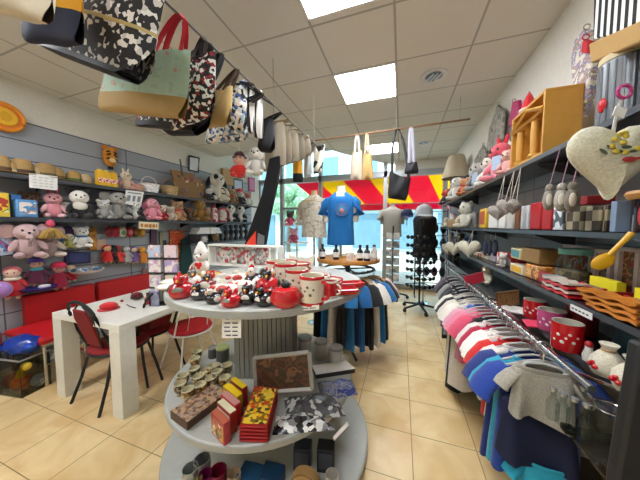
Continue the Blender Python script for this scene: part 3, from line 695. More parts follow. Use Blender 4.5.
for px, py, w_, lb, c_ in ((251, 470, .13, 'blue box left of the cork disc on the bottom tier', '1d4f78'), (272, 470, .12, 'darker blue box next to the cork disc on the bottom tier', '174065')):
    p = at(px, py, z=DB + .09); p.z = DB + .001; pack('gift_box', lb, 'box', p, (w_, .1, .085), mat(c_, .4), .1, panel=mat('3a76a4', .4))
p = at(305, 480, z=DB + .1); p.z = DB + .001; t = thing('cork_coaster_roll', 'round cork disc standing on edge at the front of the bottom tier', 'coaster', p, .1)
B().cyl((0, -.02, .075), (0, .03, .075), .075, None, 30).build('disc', mat('b8925c', .85), t); B().torus((0, -.02, .075), .07, .004, RX(PI / 2), 30, 6).build('edge_ring', mat('8c6a3c', .8), t)
for px, py, lb, c_ in ((303, 446, 'dark blue carton behind the cork disc', '23283c'), (326, 447, 'black carton with grey window behind the cream cup', '1c1d22')):
    p = at(px, py + 12, z=DB + .05); p.z = DB + .001; pack('carton_box', lb, 'box', p, (.1, .08, .14), mat(c_, .4), .2, panel=mat('4a4c54', .3))
# ================================================================== round clothes rack with wooden top
RC = Vector((-.60, 2.82, 0)); RT = 1.12
t = thing('round_clothes_rack', 'round clothes rack with an orange-brown wooden top behind the display table', 'rack', RC)
B().lathe([(0, RT), (.37, RT), (.375, RT - .01), (.375, RT - .035), (.37, RT - .04), (0, RT - .04)], n=48).build('wooden_top', mat('b87a34', .4), t)
B().torus((0, 0, .985), .31, .013, None, 40, 8).build('rail', DGREY, t)
B().cyl((0, 0, 0), (0, 0, RT - .04), .03).build('post', DGREY, t)
for k in range(4):
    v = RZ(k * PI / 2 + .5) @ Vector((.31, 0, 0)); B().tube([(0, 0, .985), (v.x, v.y, .985)], .01).build('spoke', DGREY, t)
    v *= 1.1; B().tube([(0, 0, .07), (v.x, v.y, .03)], .016).build('foot', DGREY, t)
rc = [('145a92', 'blue'), ('17181a', 'black'), ('e2dccf', 'cream'), ('1a70ac', 'bright blue'), ('1a1a1c', 'black'), ('d9b9ae', 'pale pink'), ('121214', 'black'), ('2272aa', 'blue')]
order = [(-1.02, 0), (-.78, 1), (-.56, 2), (-.34, 3), (-.12, 4), (.1, 5), (-1.28, 7), (-1.52, 6), (-1.78, 2), (-2.02, 7), (-2.3, 4)]
names = ['right of the tier edge', 'second from the tier edge', 'hanging third from the tier edge', 'fourth from the tier edge', 'beside the pale pink one', 'at the aisle end', 'behind the tier edge', 'hidden half by the tier edge', 'seen under the top tier', 'left under the top tier', 'leftmost under the top tier']
for i, (a, ci) in enumerate(order):
    p = RC + Vector((math.cos(a) * .31, math.sin(a) * .31, .985))
    shirt('%s T-shirt hanging on the round rack, %s' % (rc[ci][1], names[i]), p, a, mat(rc[ci][0], .9, sheen=.15), .36, .7, .15, 'T-shirts on the round rack', hanger=mat('b9975a', .5))
# bottles, mug and bust on the wooden top
for px, c_, lb in ((322.5, '1c1c22', 'dark bottle with white label at the left end of the wooden rack top'), (336, '26262c', 'dark bottle second from left on the wooden rack top'), (360, '1e1e26', 'dark bottle right of the white cup on the wooden rack top'), (367, '2a2a30', 'dark bottle second from right on the wooden rack top'), (374, 'cfc6b6', 'pale bottle at the right end of the wooden rack top')):
    p = at(px, 256, y=2.6 if px < 372 else 2.68); p.z = RT + .001
    t = thing('bottle', lb, 'bottle', p); 
    B().lathe([(0, 0), (.032, 0), (.034, .01), (.034, .1), (.015, .125), (.014, .15), (0, .15)], n=16).build('body', mat(c_, .2), t); B().cyl((0, 0, .15), (0, 0, .172), .016, None, 12).build('cap', BLACK, t)
    B().lathe([(.0345, .03), (.035, .03), (.035, .085), (.0345, .085)], n=16).build('label', PAPER, t)
p = at(350, 257, y=2.58); p.z = RT + .001; mug('white mug among the bottles on the wooden rack top', p, .085, .042, WHITE, WHITE, 0, None, mat('b0604a', .4))
def bust(name, label, p, top, sw, m_shirt, skin, rz=0, vneck=True, sleeves=True, L=.62, headless=True, printc=None, lab2='', cat2='shirt'):
    """torso mannequin on a stand at p (neck top at height 'top') and the garment worn by it"""
    t = thing(name, label, 'mannequin', p, rz); h = top - p.z
    B().lathe([(0, h), (.05, h), (.055, h - .06), (.09, h - .1), (sw * .46, h - .15), (sw * .44, h - .3), (sw * .36, h - .48), (sw * .42, h - .62), (0, h - .63)], n=24).build('torso', skin, t).scale = (1, .62, 1)
    B().cyl((0, 0, 0), (0, 0, max(.02, h - .6)), .014).build('stand', CHROME, t); B().lathe([(0, 0), (.11, 0), (.11, .008), (.02, .02), (0, .02)]).build('base', CHROME, t)
    if sleeves:
        for s in (-1, 1): B().tube([(s * sw * .42, 0, h - .16), (s * sw * .52, 0, h - .3), (s * sw * .53, -.01, h - .44)], [.05, .045, .035], 10).build('arm', skin, t)
    g = tag(bpy.data.objects.new('v_neck_shirt' if sleeves else 'vest', None), lab2, cat2); COL.objects.link(g); g.location = p; g.rotation_euler = (0, 0, rz)
    b = B(); N = 30; rows = []
    for zf, hw, ht in ((.075, .075, .06), (.1, .1, .075), (.135, sw * .45, .1), (.19, sw * .51, .125), (.3, sw * .49, .135), (.45, sw * .46, .12), (L, sw * .5, .135)):
        rows.append([b.bm.verts.new((hw * math.copysign(abs(math.cos(2 * PI * i / N)) ** .75, math.cos(2 * PI * i / N)), ht * math.sin(2 * PI * i / N) * (1 + .05 * math.sin(i * 2.1) * (zf > .3)), h - zf - (.09 * max(0, 1 - abs(math.cos(2 * PI * i / N)) / .75) if (vneck and zf < .08 and math.sin(2 * PI * i / N) < 0) else 0) - (.04 if (vneck and .09 < zf < .11 and math.sin(2 * PI * i / N) < 0 and abs(math.cos(2*PI*i/N)) < .5) else 0))) for i in range(N)])
    for A, C in zip(rows, rows[1:]):
        for i in range(N): b.bm.faces.new([A[i], A[(i + 1) % N], C[(i + 1) % N], C[i]])
    b.build('body', m_shirt, g, smooth=80)
    if sleeves:
        for s in (-1, 1): B().tube([(s * sw * .4, 0, h - .17), (s * sw * .54, 0, h - .22), (s * sw * .62, -.01, h - .36)], [.075, .085, .085], 12, .8).build('sleeve', m_shirt, g, smooth=80)
    if printc:
        B().ball((.03, -.128, h - .3), (.075, .02, .075), 20, 10).build('print', mat('3f7cae', .8), g)
        B().ball((.03, -.15, h - .315), (.026, .008, .03), 12, 8).build('print_figure', mat('b0746c', .8), g)
        B().torus((.03, -.14, h - .3), .072, .004, RX(PI / 2), 24, 5).build('print_ring', mat('7c6c94', .8), g)
    return t
q = at(341, 186, y=2.88)
bust('bust_mannequin', 'cream bust mannequin standing on the wooden rack top', Vector((q.x, 2.88, RT + .001)), q.z, .34, mat('166aac', .9), mat('d8d2c0', .5), .1, True, True, .72, True, True, 'bright blue V-neck T-shirt with round print on the cream mannequin')
# beige mannequin standing behind
q = at(314, 196, y=3.4)
bust('torso_mannequin', 'beige torso mannequin on a tall stand left of the blue T-shirt', Vector((q.x, 3.4, 0)), q.z + .08, .42, pat('noise', ['bdb6a4', 'cfc8b6', 'a89f8a'], 20, .9), mat('c3ab84', .6), -.3, False, True, .7, True, None, 'mottled beige T-shirt on the mannequin left of the blue T-shirt')
# ================================================================== white table, chairs
TX0, TX1, TY0, TY1, TZ = -2.86, -2.0, 1.17, 2.75, .75
t = thing('white_table', 'long white table with thick square legs on the left', 'table', ((TX0 + TX1) / 2, (TY0 + TY1) / 2, 0), -.0)
tw, td = TX1 - TX0, TY1 - TY0
B().box((0, 0, TZ - .025), (tw, td, .05)).build('tabletop', mat('e3e1d6', .35), t, bevel=.004)
for sx in (-1, 1):
    for sy in (-1, 1): B().box((sx * (tw / 2 - .06), sy * (td / 2 - .06), (TZ - .05) / 2), (.12, .12, TZ - .05)).build('leg', mat('dcdacd', .4), t, bevel=.004)
B().box((0, 0, TZ - .075), (tw - .2, td - .2, .05)).build('apron', mat('d2d0c4', .5), t)
def black_chair(label, p, rz):
    t = thing('cafe_chair', label, 'chair', p, rz)
    fr = BLACK
    B().lathe([(0, .42), (.2, .42), (.215, .435), (.215, .455), (.19, .475), (0, .48)], n=30).build('seat', mat('8a1218', .7), t)
    B().torus((0, 0, .43), .215, .012, None, 30, 8).build('seat_ring', fr, t)
    for s in (-1, 1):
        B().tube([(s * .16, -.14, .43), (s * .19, -.19, .2), (s * .21, -.23, 0)], .012).build('leg', fr, t)
        B().tube([(s * .16, .14, .43), (s * .18, .2, .2), (s * .2, .27, 0)], .012).build('leg', fr, t)
    pts = [(-.19, .12, .4), (-.2, .2, .62), (-.185, .25, .78)] + [(-.185 * math.cos(a), .25 + .03 * math.sin(a), .78 + .12 * math.sin(a)) for a in [PI * k / 10 for k in range(1, 10)]] + [(.185, .25, .78), (.2, .2, .62), (.19, .12, .4)]
    B().tube(pts, .013, 8).build('back_frame', fr, t)
    B().slab([(-.1, .165, .5), (.1, .165, .5), (.115, .235, .75), (.08, .255, .83), (-.08, .255, .83), (-.115, .235, .75)], (0, .022, 0)).build('back_pad', mat('7c1016', .7), t, bevel=.006)
    b = B()
    for s in (-1, 1): b.tube([(s * .1, .18, .5), (s * .14, .22, .66), (s * .12, .25, .8), (s * .04, .262, .86)], .007, 6)
    b.build('back_rods', fr, t)
    return t
q1, q2 = at(72, 404, z=0), at(98, 417, z=0); d_ = (q1 - q2).normalized(); az = math.atan2(d_.y, d_.x)
black_chair('black bentwood cafe chair with dark red pad at the near end of the white table', (q1 + q2) / 2 + RZ(az) @ Vector((0, -.27, 0)), az)
q1 = at(148, 388, z=0)
black_chair('second black cafe chair, on the aisle side of the white table behind its front leg', Vector((q1.x - .27, q1.y + .2, 0)), -PI / 2)
p = at(196, 365, z=0); t = thing('wire_chair', 'white wire chair with red seat pad under the left of the top tier', 'chair', (p.x, p.y - .05, 0), -1.9)
wm = mat('e8e6e0', .4)
B().lathe([(0, .43), (.19, .43), (.205, .45), (.19, .475), (0, .48)], n=28).build('seat_pad', mat('b2141c', .7), t); B().torus((0, 0, .425), .205, .008, None, 28, 7).build('seat_ring', wm, t)
for sx in (-1, 1):
    for sy in (-1, 1): B().tube([(sx * .13, sy * .13, .42), (sx * .22, sy * .24, 0)], .009).build('leg', wm, t)
pts = [(-.19, .08, .43)] + [(-.19 * math.cos(a), .16 + .06 * math.sin(a), .6 + .26 * math.sin(a)) for a in [PI * k / 12 for k in range(0, 13)]] + [(.19, .08, .43)]
B().tube(pts, .008).build('back_loop', wm, t); b = B()
for s in (-1, 1): b.tube([(s * .1, .14, .43), (s * .09, .2, .65), (0, .22, .78)], .006, 6).torus((s * .06, .2, .66), .05, .005, RX(PI / 2), 14, 5)
b.build('back_scrolls', wm, t)
# things on the white table
TT = TZ + .001
p = at(109, 309, z=TT); t = thing('felt_hat', 'bright red felt cap lying on the white table', 'hat', p, .2)
B().ball((0, 0, .028), (.075, .06, .035), 18, 9).build('crown', mat('d0141c', .85, sheen=.3), t); B().lathe([(0, 0), (.08, 0), (.08, .006), (0, .008)]).build('brim', mat('c0121a', .85, sheen=.3), t)
p = at(137, 299, z=TT); t = thing('pincushion', 'dark red round pincushion beside the red bottle on the white table', 'pincushion', p)
B().ball((0, 0, .035), (.055, .05, .036)).build('cushion', mat('5c0c14', .8, sheen=.2), t); B().torus((0, 0, .02), .05, .006).build('band', BLACK, t)
for s in (-1, 1): B().ball((s * .04, -.02, .07), .012, 8, 6).build('bobble', mat('a01820', .6), t)
p = at(122, 302, z=TT); tag(B().ball((0, 0, .012), (.016, .012, .012)).build('red_bead', RED, None, p), 'tiny red bead on the white table between cap and pincushion', 'bead')
p = at(130, 307, z=TT); tag(B().tube([(-.09, .03, .005), (0, 0, .006), (.09, -.01, .005)], .004).build('black_pen', BLACK, None, p), 'thin black pen lying on the white table', 'pen')
p = at(148, 304, z=TT); t = thing('lotion_bottle', 'small red bottle with black cap on the white table', 'bottle', p)
B().lathe([(0, 0), (.025, 0), (.027, .01), (.027, .06), (.012, .075), (0, .075)]).build('body', mat('b8443c', .3), t); B().cyl((0, 0, .075), (0, 0, .11), .012).build('cap', mat('4a3a34', .4), t)
p = at(155, 306, z=TT); t = thing('leaflet_holder', 'clear acrylic leaflet holder with pale flyers on the white table', 'holder', p, .3)
B().box((0, 0, .07), (.09, .03, .14)).build('holder', glass('dfe6ee', .2), t); B().box((0, .005, .08), (.075, .012, .15)).build('flyers', pat('noise', ['d7cfe0', 'c9b9d0', 'e8e2ea', 'a88aa4'], 20), t)
p = at(165, 303, z=TT); t = thing('card_spinner', 'black revolving card rack with pastel cards on the white table', 'rack', (p.x, p.y + .02, TT), .25, None, 1.3)
B().cyl((0, 0, .0), (0, 0, .47), .012).build('pole', BLACK, t); B().lathe([(0, 0), (.08, 0), (.08, .01), (.02, .02), (0, .02)]).build('base', BLACK, t)
cc = ['c9dcc8', 'd9a39a', 'dccbbb', 'd8cdb0', 'd3a8c4', 'b7a2cc', 'bccbe0', 'e6d3d8']
for k in range(4):
    for s in (-1, 1):
        B().box((s * .062, -.02, .06 + .11 * k), (.092, .022, .09)).build('card', pat('noise', [cc[2 * k + (s > 0)], cc[(2 * k + 3) % 8], 'eee6dc'], 22, .6, [0, .52, .58]), t)
        B().box((s * .062, -.02, .008 + .11 * k), (.1, .035, .008)).build('card_tray', BLACK, t)
# ================================================================== RIGHT WALL
SX = .75
shelfm = mat('2e3033', .25); 
for z, lb, nm in ((1.91, 'long dark top shelf on the right wall carrying plush toys and the wooden crate', 'wall_shelf'), (1.475, 'long dark second shelf on the right wall carrying boxes', 'wall_shelf'),
              (1.155, 'dark shelf on the right wall carrying the yellow napkin blocks', 'wall_shelf'), (.93, 'dark shelf on the right wall just above the clothes rail', 'wall_shelf')):
    t = thing(nm, lb, 'shelf', (0, 0, z))
    y1 = 5.4
    B().box(((SX + XR) / 2, (y1 + .5) / 2, -.011), (XR - SX - .03, y1 - .5, .018)).build('board', shelfm, t)
    B().box((SX + .004, (y1 + .5) / 2, -.012), (.008, y1 - .5, .024)).build('front_edge', mat('43464a', .35, .2), t)
    yy = .9
    while yy < y1:
        B().slab([(XR - .025, yy, -.022), (SX + .06, yy, -.022), (SX + .08, yy, -.04), (XR - .025, yy, -.11)], (0, .008, 0)).build('bracket', DGREY, t); yy += 1.0
def rs(px, py, z, x=.88):
    p = at(px, py, x=x); p.z = z + .002; return p
def rsz(px, py, z):
    p = at(px, py, z=z); p.z = z + .002; return p
RW = -PI / 2
# --- top shelf
p = rs(470, 190, 1.91, .9)
def cyl_lamp(p, lb, h):
    t = thing('table_lamp', lb, 'lamp', p, 0, None, h)
    B().lathe([(0, 0), (.16, 0), (.17, .04), (.06, .09), (.045, .3), (.08, .38), (.04, .5), (.03, .62), (0, .62)]).build('base', mat('6b5138', .5), t)
    B().lathe([(.28, .5), (.15, .98), (.145, .98), (.27, .5)], n=28).build('lamp_shade', mat('b9ab90', .8), t)
p = at(453, 182, x=.86); p.z = 1.912; p.y = 4.6; cyl_lamp(p, 'table lamp with beige cone shade at the far end of the right top shelf', 46 * mpp(p))
def crate():
    Y0, Y1 = 1.73, 2.02; xa, xb = .755, .925
    t = thing('wooden_crate', 'large yellow pine display crate shaped like a house front on the right top shelf', 'crate', (0, 0, 1.912))
    w_ = mat('c8923a', .55)
    def w(n, c, d, **k): B().box(c, d, **k).build(n, w_, t, bevel=.003)
    zt = .352
    w('side_panel', ((xa + xb) / 2, Y0, zt / 2), (xb - xa, .016, zt)); w('side_panel', ((xa + xb) / 2, Y1 + .12, zt / 2), (xb - xa, .016, zt))
    w('base_board', ((xa + xb) / 2, (Y0 + Y1 + .12) / 2, .008), (xb - xa, Y1 + .12 - Y0, .016)); w('top_board', ((xa + xb) / 2, (Y0 + Y1 + .12) / 2, zt), (xb - xa, Y1 + .14 - Y0, .016))
    w('back_panel', (xb, (Y0 + Y1 + .12) / 2, zt / 2), (.012, Y1 + .1 - Y0, zt))
    ym = (Y0 + Y1 + .12) / 2
    B().tube([(xa, Y0, zt - .09), (xa, ym, zt - .02)], .012, 4).tube([(xa, ym, zt - .02), (xa, Y1 + .12, zt - .09)], .012, 4).tube([(xa, Y0, zt - .1), (xa, Y1 + .12, zt - .1)], .01, 4).build('gable_trim', w_, t)
    for y in (Y0 + .13, Y0 + .32): B().lathe([(0, .016), (.03, .016), (.03, .03), (.02, .04), (.022, .17), (.018, zt - .12), (.028, zt - .11), (0, zt - .1)], n=12).build('turned_post', w_, t, (xa + .02, y, 0))
crate()
def cone_hat(px, py, hp, lb, x=.9, zb=None):
    p = at(px, py, x=x); 
    if zb: p.z = zb
    p = Vector((.80, 2.02, zb)) if zb else p; h = hp * mpp(p); t = thing('pointed_hat', lb, 'hat', p); B().lathe([(0, 0), (h * .35, 0), (h * .3, h * .2), (h * .16, h * .65), (0, h)]).build('cone', mat('cc1520', .8, sheen=.2), t); B().torus((0, 0, h * .06), h * .33, h * .07).build('brim_roll', mat('e9e2d8', .9, sheen=.2), t)
cone_hat(526, 84, 20, 'red pointed felt hat standing on top of the wooden crate', .88, 1.912 + .362)
pp = at(518, 95, x=.9)
tag(B().slab([(0, 0, 0), (0, .2, 0), (0, .1, .17)], (.05, 0, 0)).build('red_pennant', RED, None, Vector((.96, 2.2, 2.2))), 'small red triangular pennant behind the wooden crate', 'pennant')
plush('plush_pig', 'pink plush pig with blue hang tag beside the wooden crate on the right top shelf', 'soft toy', rs(500, 188, 1.91, .86), .36, RW + .5, 'e8909a', 'e8606e', 'up', 'd8283c', 'e88a94', extra=tagcard('a9bfd6'))
plush('plush_pig', 'paler pink plush lying in front of the wooden crate', 'soft toy', rs(508, 178, 1.91, .8), .2, RW + .6, 'eab0a8', 'eec0b4', 'round', 'e8808c')
plush('plush_cat', 'cream plush with pale blue hang tag left of the pink pig', 'soft toy', rs(489, 190, 1.91, .85), .3, RW + .5, 'e4ded2', 'ded4c4', 'round', extra=tagcard('b4c4d6'))
plush('plush_mouse', 'grey plush mouse with big ears and blue tag on the right top shelf', 'soft toy', rs(478, 196, 1.91, .85), .34, RW + .5, 'a09c96', 'b8b2aa', 'big', 'cfc8c0', extra=tagcard('a9bccd'))
plush('plush_bird', 'dark plush with red scarf between the grey mouse and the lamp', 'soft toy', rs(468, 195, 1.91, .86), .3, RW + .4, '24222a', '2a2a30', 'none', extra=scarf('d0402c'))
plush('plush_dog', 'white shaggy plush dog at the far end of the right top shelf', 'soft toy', rs(457, 202, 1.91, .82), .36, RW + .5, 'e8e4da', 'ece8de', 'long', 'd8d0c0')
plush('plush_bear', 'navy plush with cream face at the very end of the right top shelf', 'soft toy', rs(446, 205, 1.91, .82), .3, RW + .5, '262c44', 'd8c8a8', 'round', '262c44')
plush('plush_bear', 'orange and red plush in front of the lamp base', 'soft toy', rs(464, 200, 1.91, .78), .22, RW + .5, 'd8804c', 'e0a070', 'round', extra=scarf('d02038'))
# fabrics hanging on the upper right wall
def hung(name, lb, cat, px, m, thick, x, loop=None, group=None):
    pts = [at(a, b_, x=x) for a, b_ in px]; c = sum(pts, Vector()) / len(pts); t = thing(name, lb, cat, c, 0, group)
    B().slab([p - c for p in pts], (thick, 0, 0)).build('cloth', m, t, bevel=.008)
    top = max(pts, key=lambda v: v.z) - c
    B().torus(top + Vector((thick / 2, 0, .012)), .014, .003, RX(PI / 2), 12, 5).build('hang_loop', loop or m, t)
    return t
hung('grey_oven_cloth', 'long grey quilted cloth hanging on the right wall near the ceiling', 'cloth', [(497, 105), (503, 112), (501, 140), (492, 152), (486, 150), (489, 128)], pat('noise', ['8c877c', 'a39d90', '787368'], 14, .9), .03, .98)
hung('grey_oven_cloth', 'smaller grey cloth hanging lower left of the long grey cloth', 'cloth', [(482, 145), (486, 152), (483, 165), (475, 172), (474, 160)], pat('noise', ['8c877c', 'a39d90', '787368'], 14, .9), .03, .98)
hung('magenta_scarf', 'magenta scarf hanging on the right wall left of the wooden crate', 'scarf', [(512, 102), (518, 100), (519, 118), (512, 138), (507, 140), (509, 120)], mat('a81c5a', .9, sheen=.2), .03, .97)
hung('black_purse', 'small black purse hanging below the magenta scarf', 'purse', [(508, 128), (517, 124), (518, 136), (510, 142)], BLACK, .05, .93)
flor = pat('noise', ['ded6c6', 'd2cabc', '7c86a8', 'c8a0a0', '8c8a7c', 'e4dccc'], 22, .9)
hung('floral_apron', 'long floral apron bag with beige strap hanging on the right wall behind the crate', 'apron', [(582, 30), (590, 34), (592, 60), (588, 90), (580, 118), (566, 118), (572, 85), (570, 60), (574, 40)], flor, .04, .93, mat('a8987c', .9))
hung('red_tea_towel', 'small red printed cloth beside the floral apron on the right wall', 'towel', [(582, 40), (588, 42), (587, 54), (580, 53)], mat('c03038', .9), .03, .90)
# striped bag + paper rolls + grey tins near the camera
hung('striped_bag', 'black and white striped bag hanging at the top right corner', 'bag', [(594, -30), (650, -60), (650, 22), (620, 34), (592, 40)], pat('stripes', ['0e0e10', 'e6e4de'], 9, .8, [0, .5], (0, 0, PI / 2)), .12, .80)
hung('kraft_pouch', 'tan kraft paper roll band under the striped bag', 'paper', [(588, 44), (650, 16), (650, 38), (618, 52), (604, 58), (590, 64)], mat('b08c52', .8), .1, .79)
for y, lb, c_ in ((1.36, 'tall grey fluted tin farther from the camera on the right top shelf', '7c8084'), (1.16, 'tall dark grey fluted tin nearest the camera on the right top shelf', '4c5054')):
    t = thing('storage_tin', lb, 'tin', (.86, y, 1.912)); b = B(); n = 40; b.lathe([(0, 0), (.075, 0), (.075, .26), (0, .26)], n=40).build('body', mat(c_, .35, .5), t)
    B().lathe([(0, .26), (.078, .26), (.078, .285), (.05, .3), (0, .3)], n=30).build('lid', mat('c8b88c', .6), t); B().ball((-.074, -.01, .09), (.01, .022, .03), 10, 7).build('red_seal', RED, t)
    b = B()
    for k in range(20): b.cyl((.076 * math.cos(k * PI / 10), .076 * math.sin(k * PI / 10), .01), (.076 * math.cos(k * PI / 10), .076 * math.sin(k * PI / 10), .25), .004, None, 5)
    b.build('flutes', mat(c_, .35, .5), t)
# hanging from the top shelf edge
def string(t, a, b, m=None, r=.0022): B().tube([a, b], r, 5).build('string', m or mat('d8d0c4', .8), t)
pc = at(611, 157, y=1.08); t = thing('heart_cushion', 'large cream heart cushion with embroidered flowers hanging from the right top shelf', 'cushion', pc, .25)
def heart_mesh(w_, th):
    b = B(); n = 40; rings = []
    for k, sc in enumerate((1, .96, .8, .5, .2)):
        r1 = []; r2 = []
        for i in range(n):
            a = 2 * PI * i / n
            x = 16 * math.sin(a) ** 3 / 32 * w_; z = (13 * math.cos(a) - 5 * math.cos(2 * a) - 2 * math.cos(3 * a) - math.cos(4 * a)) / 32 * w_
            h = th * math.sqrt(max(0, 1 - sc ** 2)) 
            r1.append(b.bm.verts.new((x * sc, -h, z * sc))); r2.append(b.bm.verts.new((x * sc, h, z * sc)) if k else None)
        rings.append((r1, r2 if k else r1))
    for (A, A2), (C, C2) in zip(rings, rings[1:]):
        for i in range(n):
            j = (i + 1) % n; b.bm.faces.new([A[i], A[j], C[j], C[i]]); b.bm.faces.new([A2[j], A2[i], C2[i], C2[j]])
    b.bm.faces.new(rings[-1][0]); b.bm.faces.new(rings[-1][1][::-1])
    return b
heart_mesh(.27, .05).build('cushion', mat('cfcbb2', .9, sheen=.2), t, smooth=80)
b = B()
for i in range(9): b.ball((-.02 + .06 * math.cos(i * .7) * (i / 9), -.052, .03 + .03 * math.sin(i * .7)), (.011, .004, .008), 8, 5)
b.build('yellow_flowers', mat('d9c24a', .8), t)
b = B()
for i in range(7): b.ball((-.075 + .022 * i, -.051, .005 + .012 * (i % 2)), (.016, .003, .005), 8, 5, RY(.6 - .2 * i))
b.build('green_leaves', mat('50604c', .8), t); B().ball((.0, -.053, -.022), (.022, .004, .009), 8, 5).ball((.035, -.05, -.018), (.022, .004, .004), 8, 5).build('red_bow', mat('b83c3c', .8), t)
B().tube([(0, 0, .07), (.0, -.01, .15), (-.005, -.03, .19)], .005, 6).build('ribbon', mat('d2cec4', .8), t); B().box((-.02, -.035, .13), (.035, .003, .03), 0, 0, .3).build('price_tag', PAPER, t)
B().torus((-.005, -.03, .195), .02, .005, RX(PI / 2), 12, 5).build('pink_bow', mat('c03a80', .7), t)
def hang_heart(px, py, wpx, y, lb, c, topdz=.12, tagc=None, group=None):
    p = at(px, py, x=.715); w_ = wpx * mpp(p); t = thing('hanging_heart', lb, 'ornament', p, -.3, group)
    heart_mesh(w_, w_ * .22).build('heart', mat(c, .9, sheen=.2), t, smooth=80)
    zs = (1.888 if p.z > 1.5 else 1.453); tgt = RZ(.3) @ Vector((SX - .002 - p.x, 0, zs - p.z)); string(t, (-.015, 0, w_ * .2), tgt); string(t, (.015, 0, w_ * .2), tgt)
    if tagc: B().box((-.02, -.02, topdz * .6), (.03, .002, .022)).build('price_tag', PAPER, t)
hang_heart(498, 212, 18, 1.95, 'grey felt heart, left one of the trio hanging from the right top shelf', 'a8a296', .2)
hang_heart(507, 206, 18, 1.8, 'grey felt heart, middle one of the trio hanging from the right top shelf', 'b0aaa0', .18)
hang_heart(513, 208, 14, 1.72, 'darker grey felt heart, right one of the trio hanging from the right top shelf', '7c756a', .19)
for px, y, lb, c_ in ((549, 1.36, 'grey-brown plush bird, left one of the bunch hanging from the right top shelf', '8c867a'), (561, 1.32, 'pale grey plush bird, middle one of the bunch hanging beside the checked boxes', 'a8a296'), (572, 1.27, 'brown-grey plush bird, right one of the bunch hanging beside the checked boxes', '7a7264')):
    p = at(px, 200, x=.715); t = thing('plush_ornament', lb, 'ornament', p, -.4)
    B().ball((0, 0, 0), (.026, .03, .055)).build('body', mat(c_, .9, sheen=.2), t); B().ball((0, -.005, .06), (.018, .02, .02)).build('head', mat(c_, .9, sheen=.2), t); B().ball((0, -.028, -.0), (.012, .01, .03)).build('belly', mat('c9c0b0', .9), t)
    string(t, (0, 0, .075), RZ(.4) @ Vector((SX - .002 - p.x, 0, 1.888 - p.z)), mat('a07a90', .8))
# --- second shelf (z 1.475)
def rb(px0, px1, ptop, z, x, lb, m, dep=.16, panel=None, name='gift_box', cat='box', base=None, rot=0):
    """box whose aisle face (plane x) spans pixels px0..px1"""
    pm = (px0 + px1) / 2; a = at(px0, 225, x=x); c = at(px1, 225, x=x); q = at(pm, ptop, x=x)
    y0, y1 = sorted((a.y, c.y)); 
    return pack(name, lb, cat, Vector((x + dep / 2, (y0 + y1) / 2, z + .002)), (y1 - y0 - .006, dep, max(.03, q.z - z)), m, RW + rot, panel)
chk = pat('checks', ['4c4236', 'b0a588'], 22, .6, [0, .5])
rb(447, 459, 219, 1.475, .80, 'tan box at the far end of the right second shelf', mat('b08c58', .6))
rb(479, 485, 209, 1.475, .80, 'yellow box beside the white plush on the right second shelf', mat('d8b02c', .5), panel=mat('b04c28', .5))
for a, c, lb in ((488, 497, 'white upright carton, left one of three below the grey hearts'), (498, 505, 'white upright carton, middle one of three below the grey hearts'), (506, 513, 'white upright carton, right one of three below the grey hearts')):
    rb(a, c, 209, 1.475, .80, lb, mat('dcd8d0', .5))
rb(514, 519, 207, 1.475, .80, 'narrow brown box between white cartons and white book', mat('8a5a36', .6))
rb(520, 528, 206, 1.475, .80, 'white box left of the two red boxes on the right second shelf', mat('d2d2d4', .5))
rb(529, 540, 203, 1.475, .79, 'left one of the two plain red boxes on the right second shelf', mat('b0161e', .5)); rb(541, 551, 203, 1.475, .79, 'right one of the two plain red boxes on the right second shelf', mat('b0161e', .5))
rb(552, 563, 207, 1.475, .79, 'black and white patterned box next to the red boxes', pat('cells', ['e8e8e6', '8c9098', 'd0d4d8', '505860'], 30, .4))
rb(564, 582, 207, 1.475, .79, 'left brown and beige checked box under the hanging birds', chk); rb(584, 600, 207, 1.475, .79, 'right brown and beige checked box beside the dark jar', chk)
rb(601, 607, 206, 1.475, .80, 'narrow dark brown checked box left of the blue-striped pack', chk)
rb(609, 616, 202, 1.475, .79, 'blue and white pack beside the dark jar on the right second shelf', mat('8fa4c0', .4))
rb(566, 586, 198, 1.60, .82, 'flat dark red box lying on the checked boxes', mat('8c1218', .5), dep=.1)
p = Vector((.87, 1.19, 1.477)); t = thing('glass_jar', 'dark glass jar with pale wooden lid on the right second shelf below the cream heart', 'jar', p)
B().lathe([(0, 0), (.062, 0), (.065, .01), (.065, .12), (0, .12)]).build('jar', mat('2a120e', .15), t); B().lathe([(0, .12), (.075, .12), (.085, .14), (.08, .15), (0, .15)]).build('lid', mat('c08a44', .5), t); B().ball((-.06, -.02, .06), (.006, .02, .04)).build('label', mat('a83038', .5), t)
plush('plush_bear', 'white plush sitting on a small tray at the far part of the right second shelf', 'soft toy', rs(466, 226, 1.475, .84), .36, RW + .5, 'd8d4c4', 'e2dece', 'round')
plush('plush_chick', 'small cream plush at the far end of the right second shelf', 'soft toy', rs(446, 228, 1.475, .86), .2, RW + .4, 'd8ccb4', 'e0d8c4', 'round')
p = at(533, 205, x=.86); p.z = 1.60
t = thing('wire_bird', 'black wire bird figure standing on the red boxes', 'figurine', Vector((.87, 1.78, 1.60)), RW)
B().tube([(-.1, 0, .005), (-.04, 0, .05), (.0, 0, .08), (.05, 0, .1), (.09, 0, .07)], [.008, .03, .035, .022, .006]).build('body', BLACK, t); B().tube([(0, 0, .06), (0, 0, .0)], .005).build('leg', BLACK, t); B().ball((.06, -.02, .11), .02).build('head', DGREY, t)
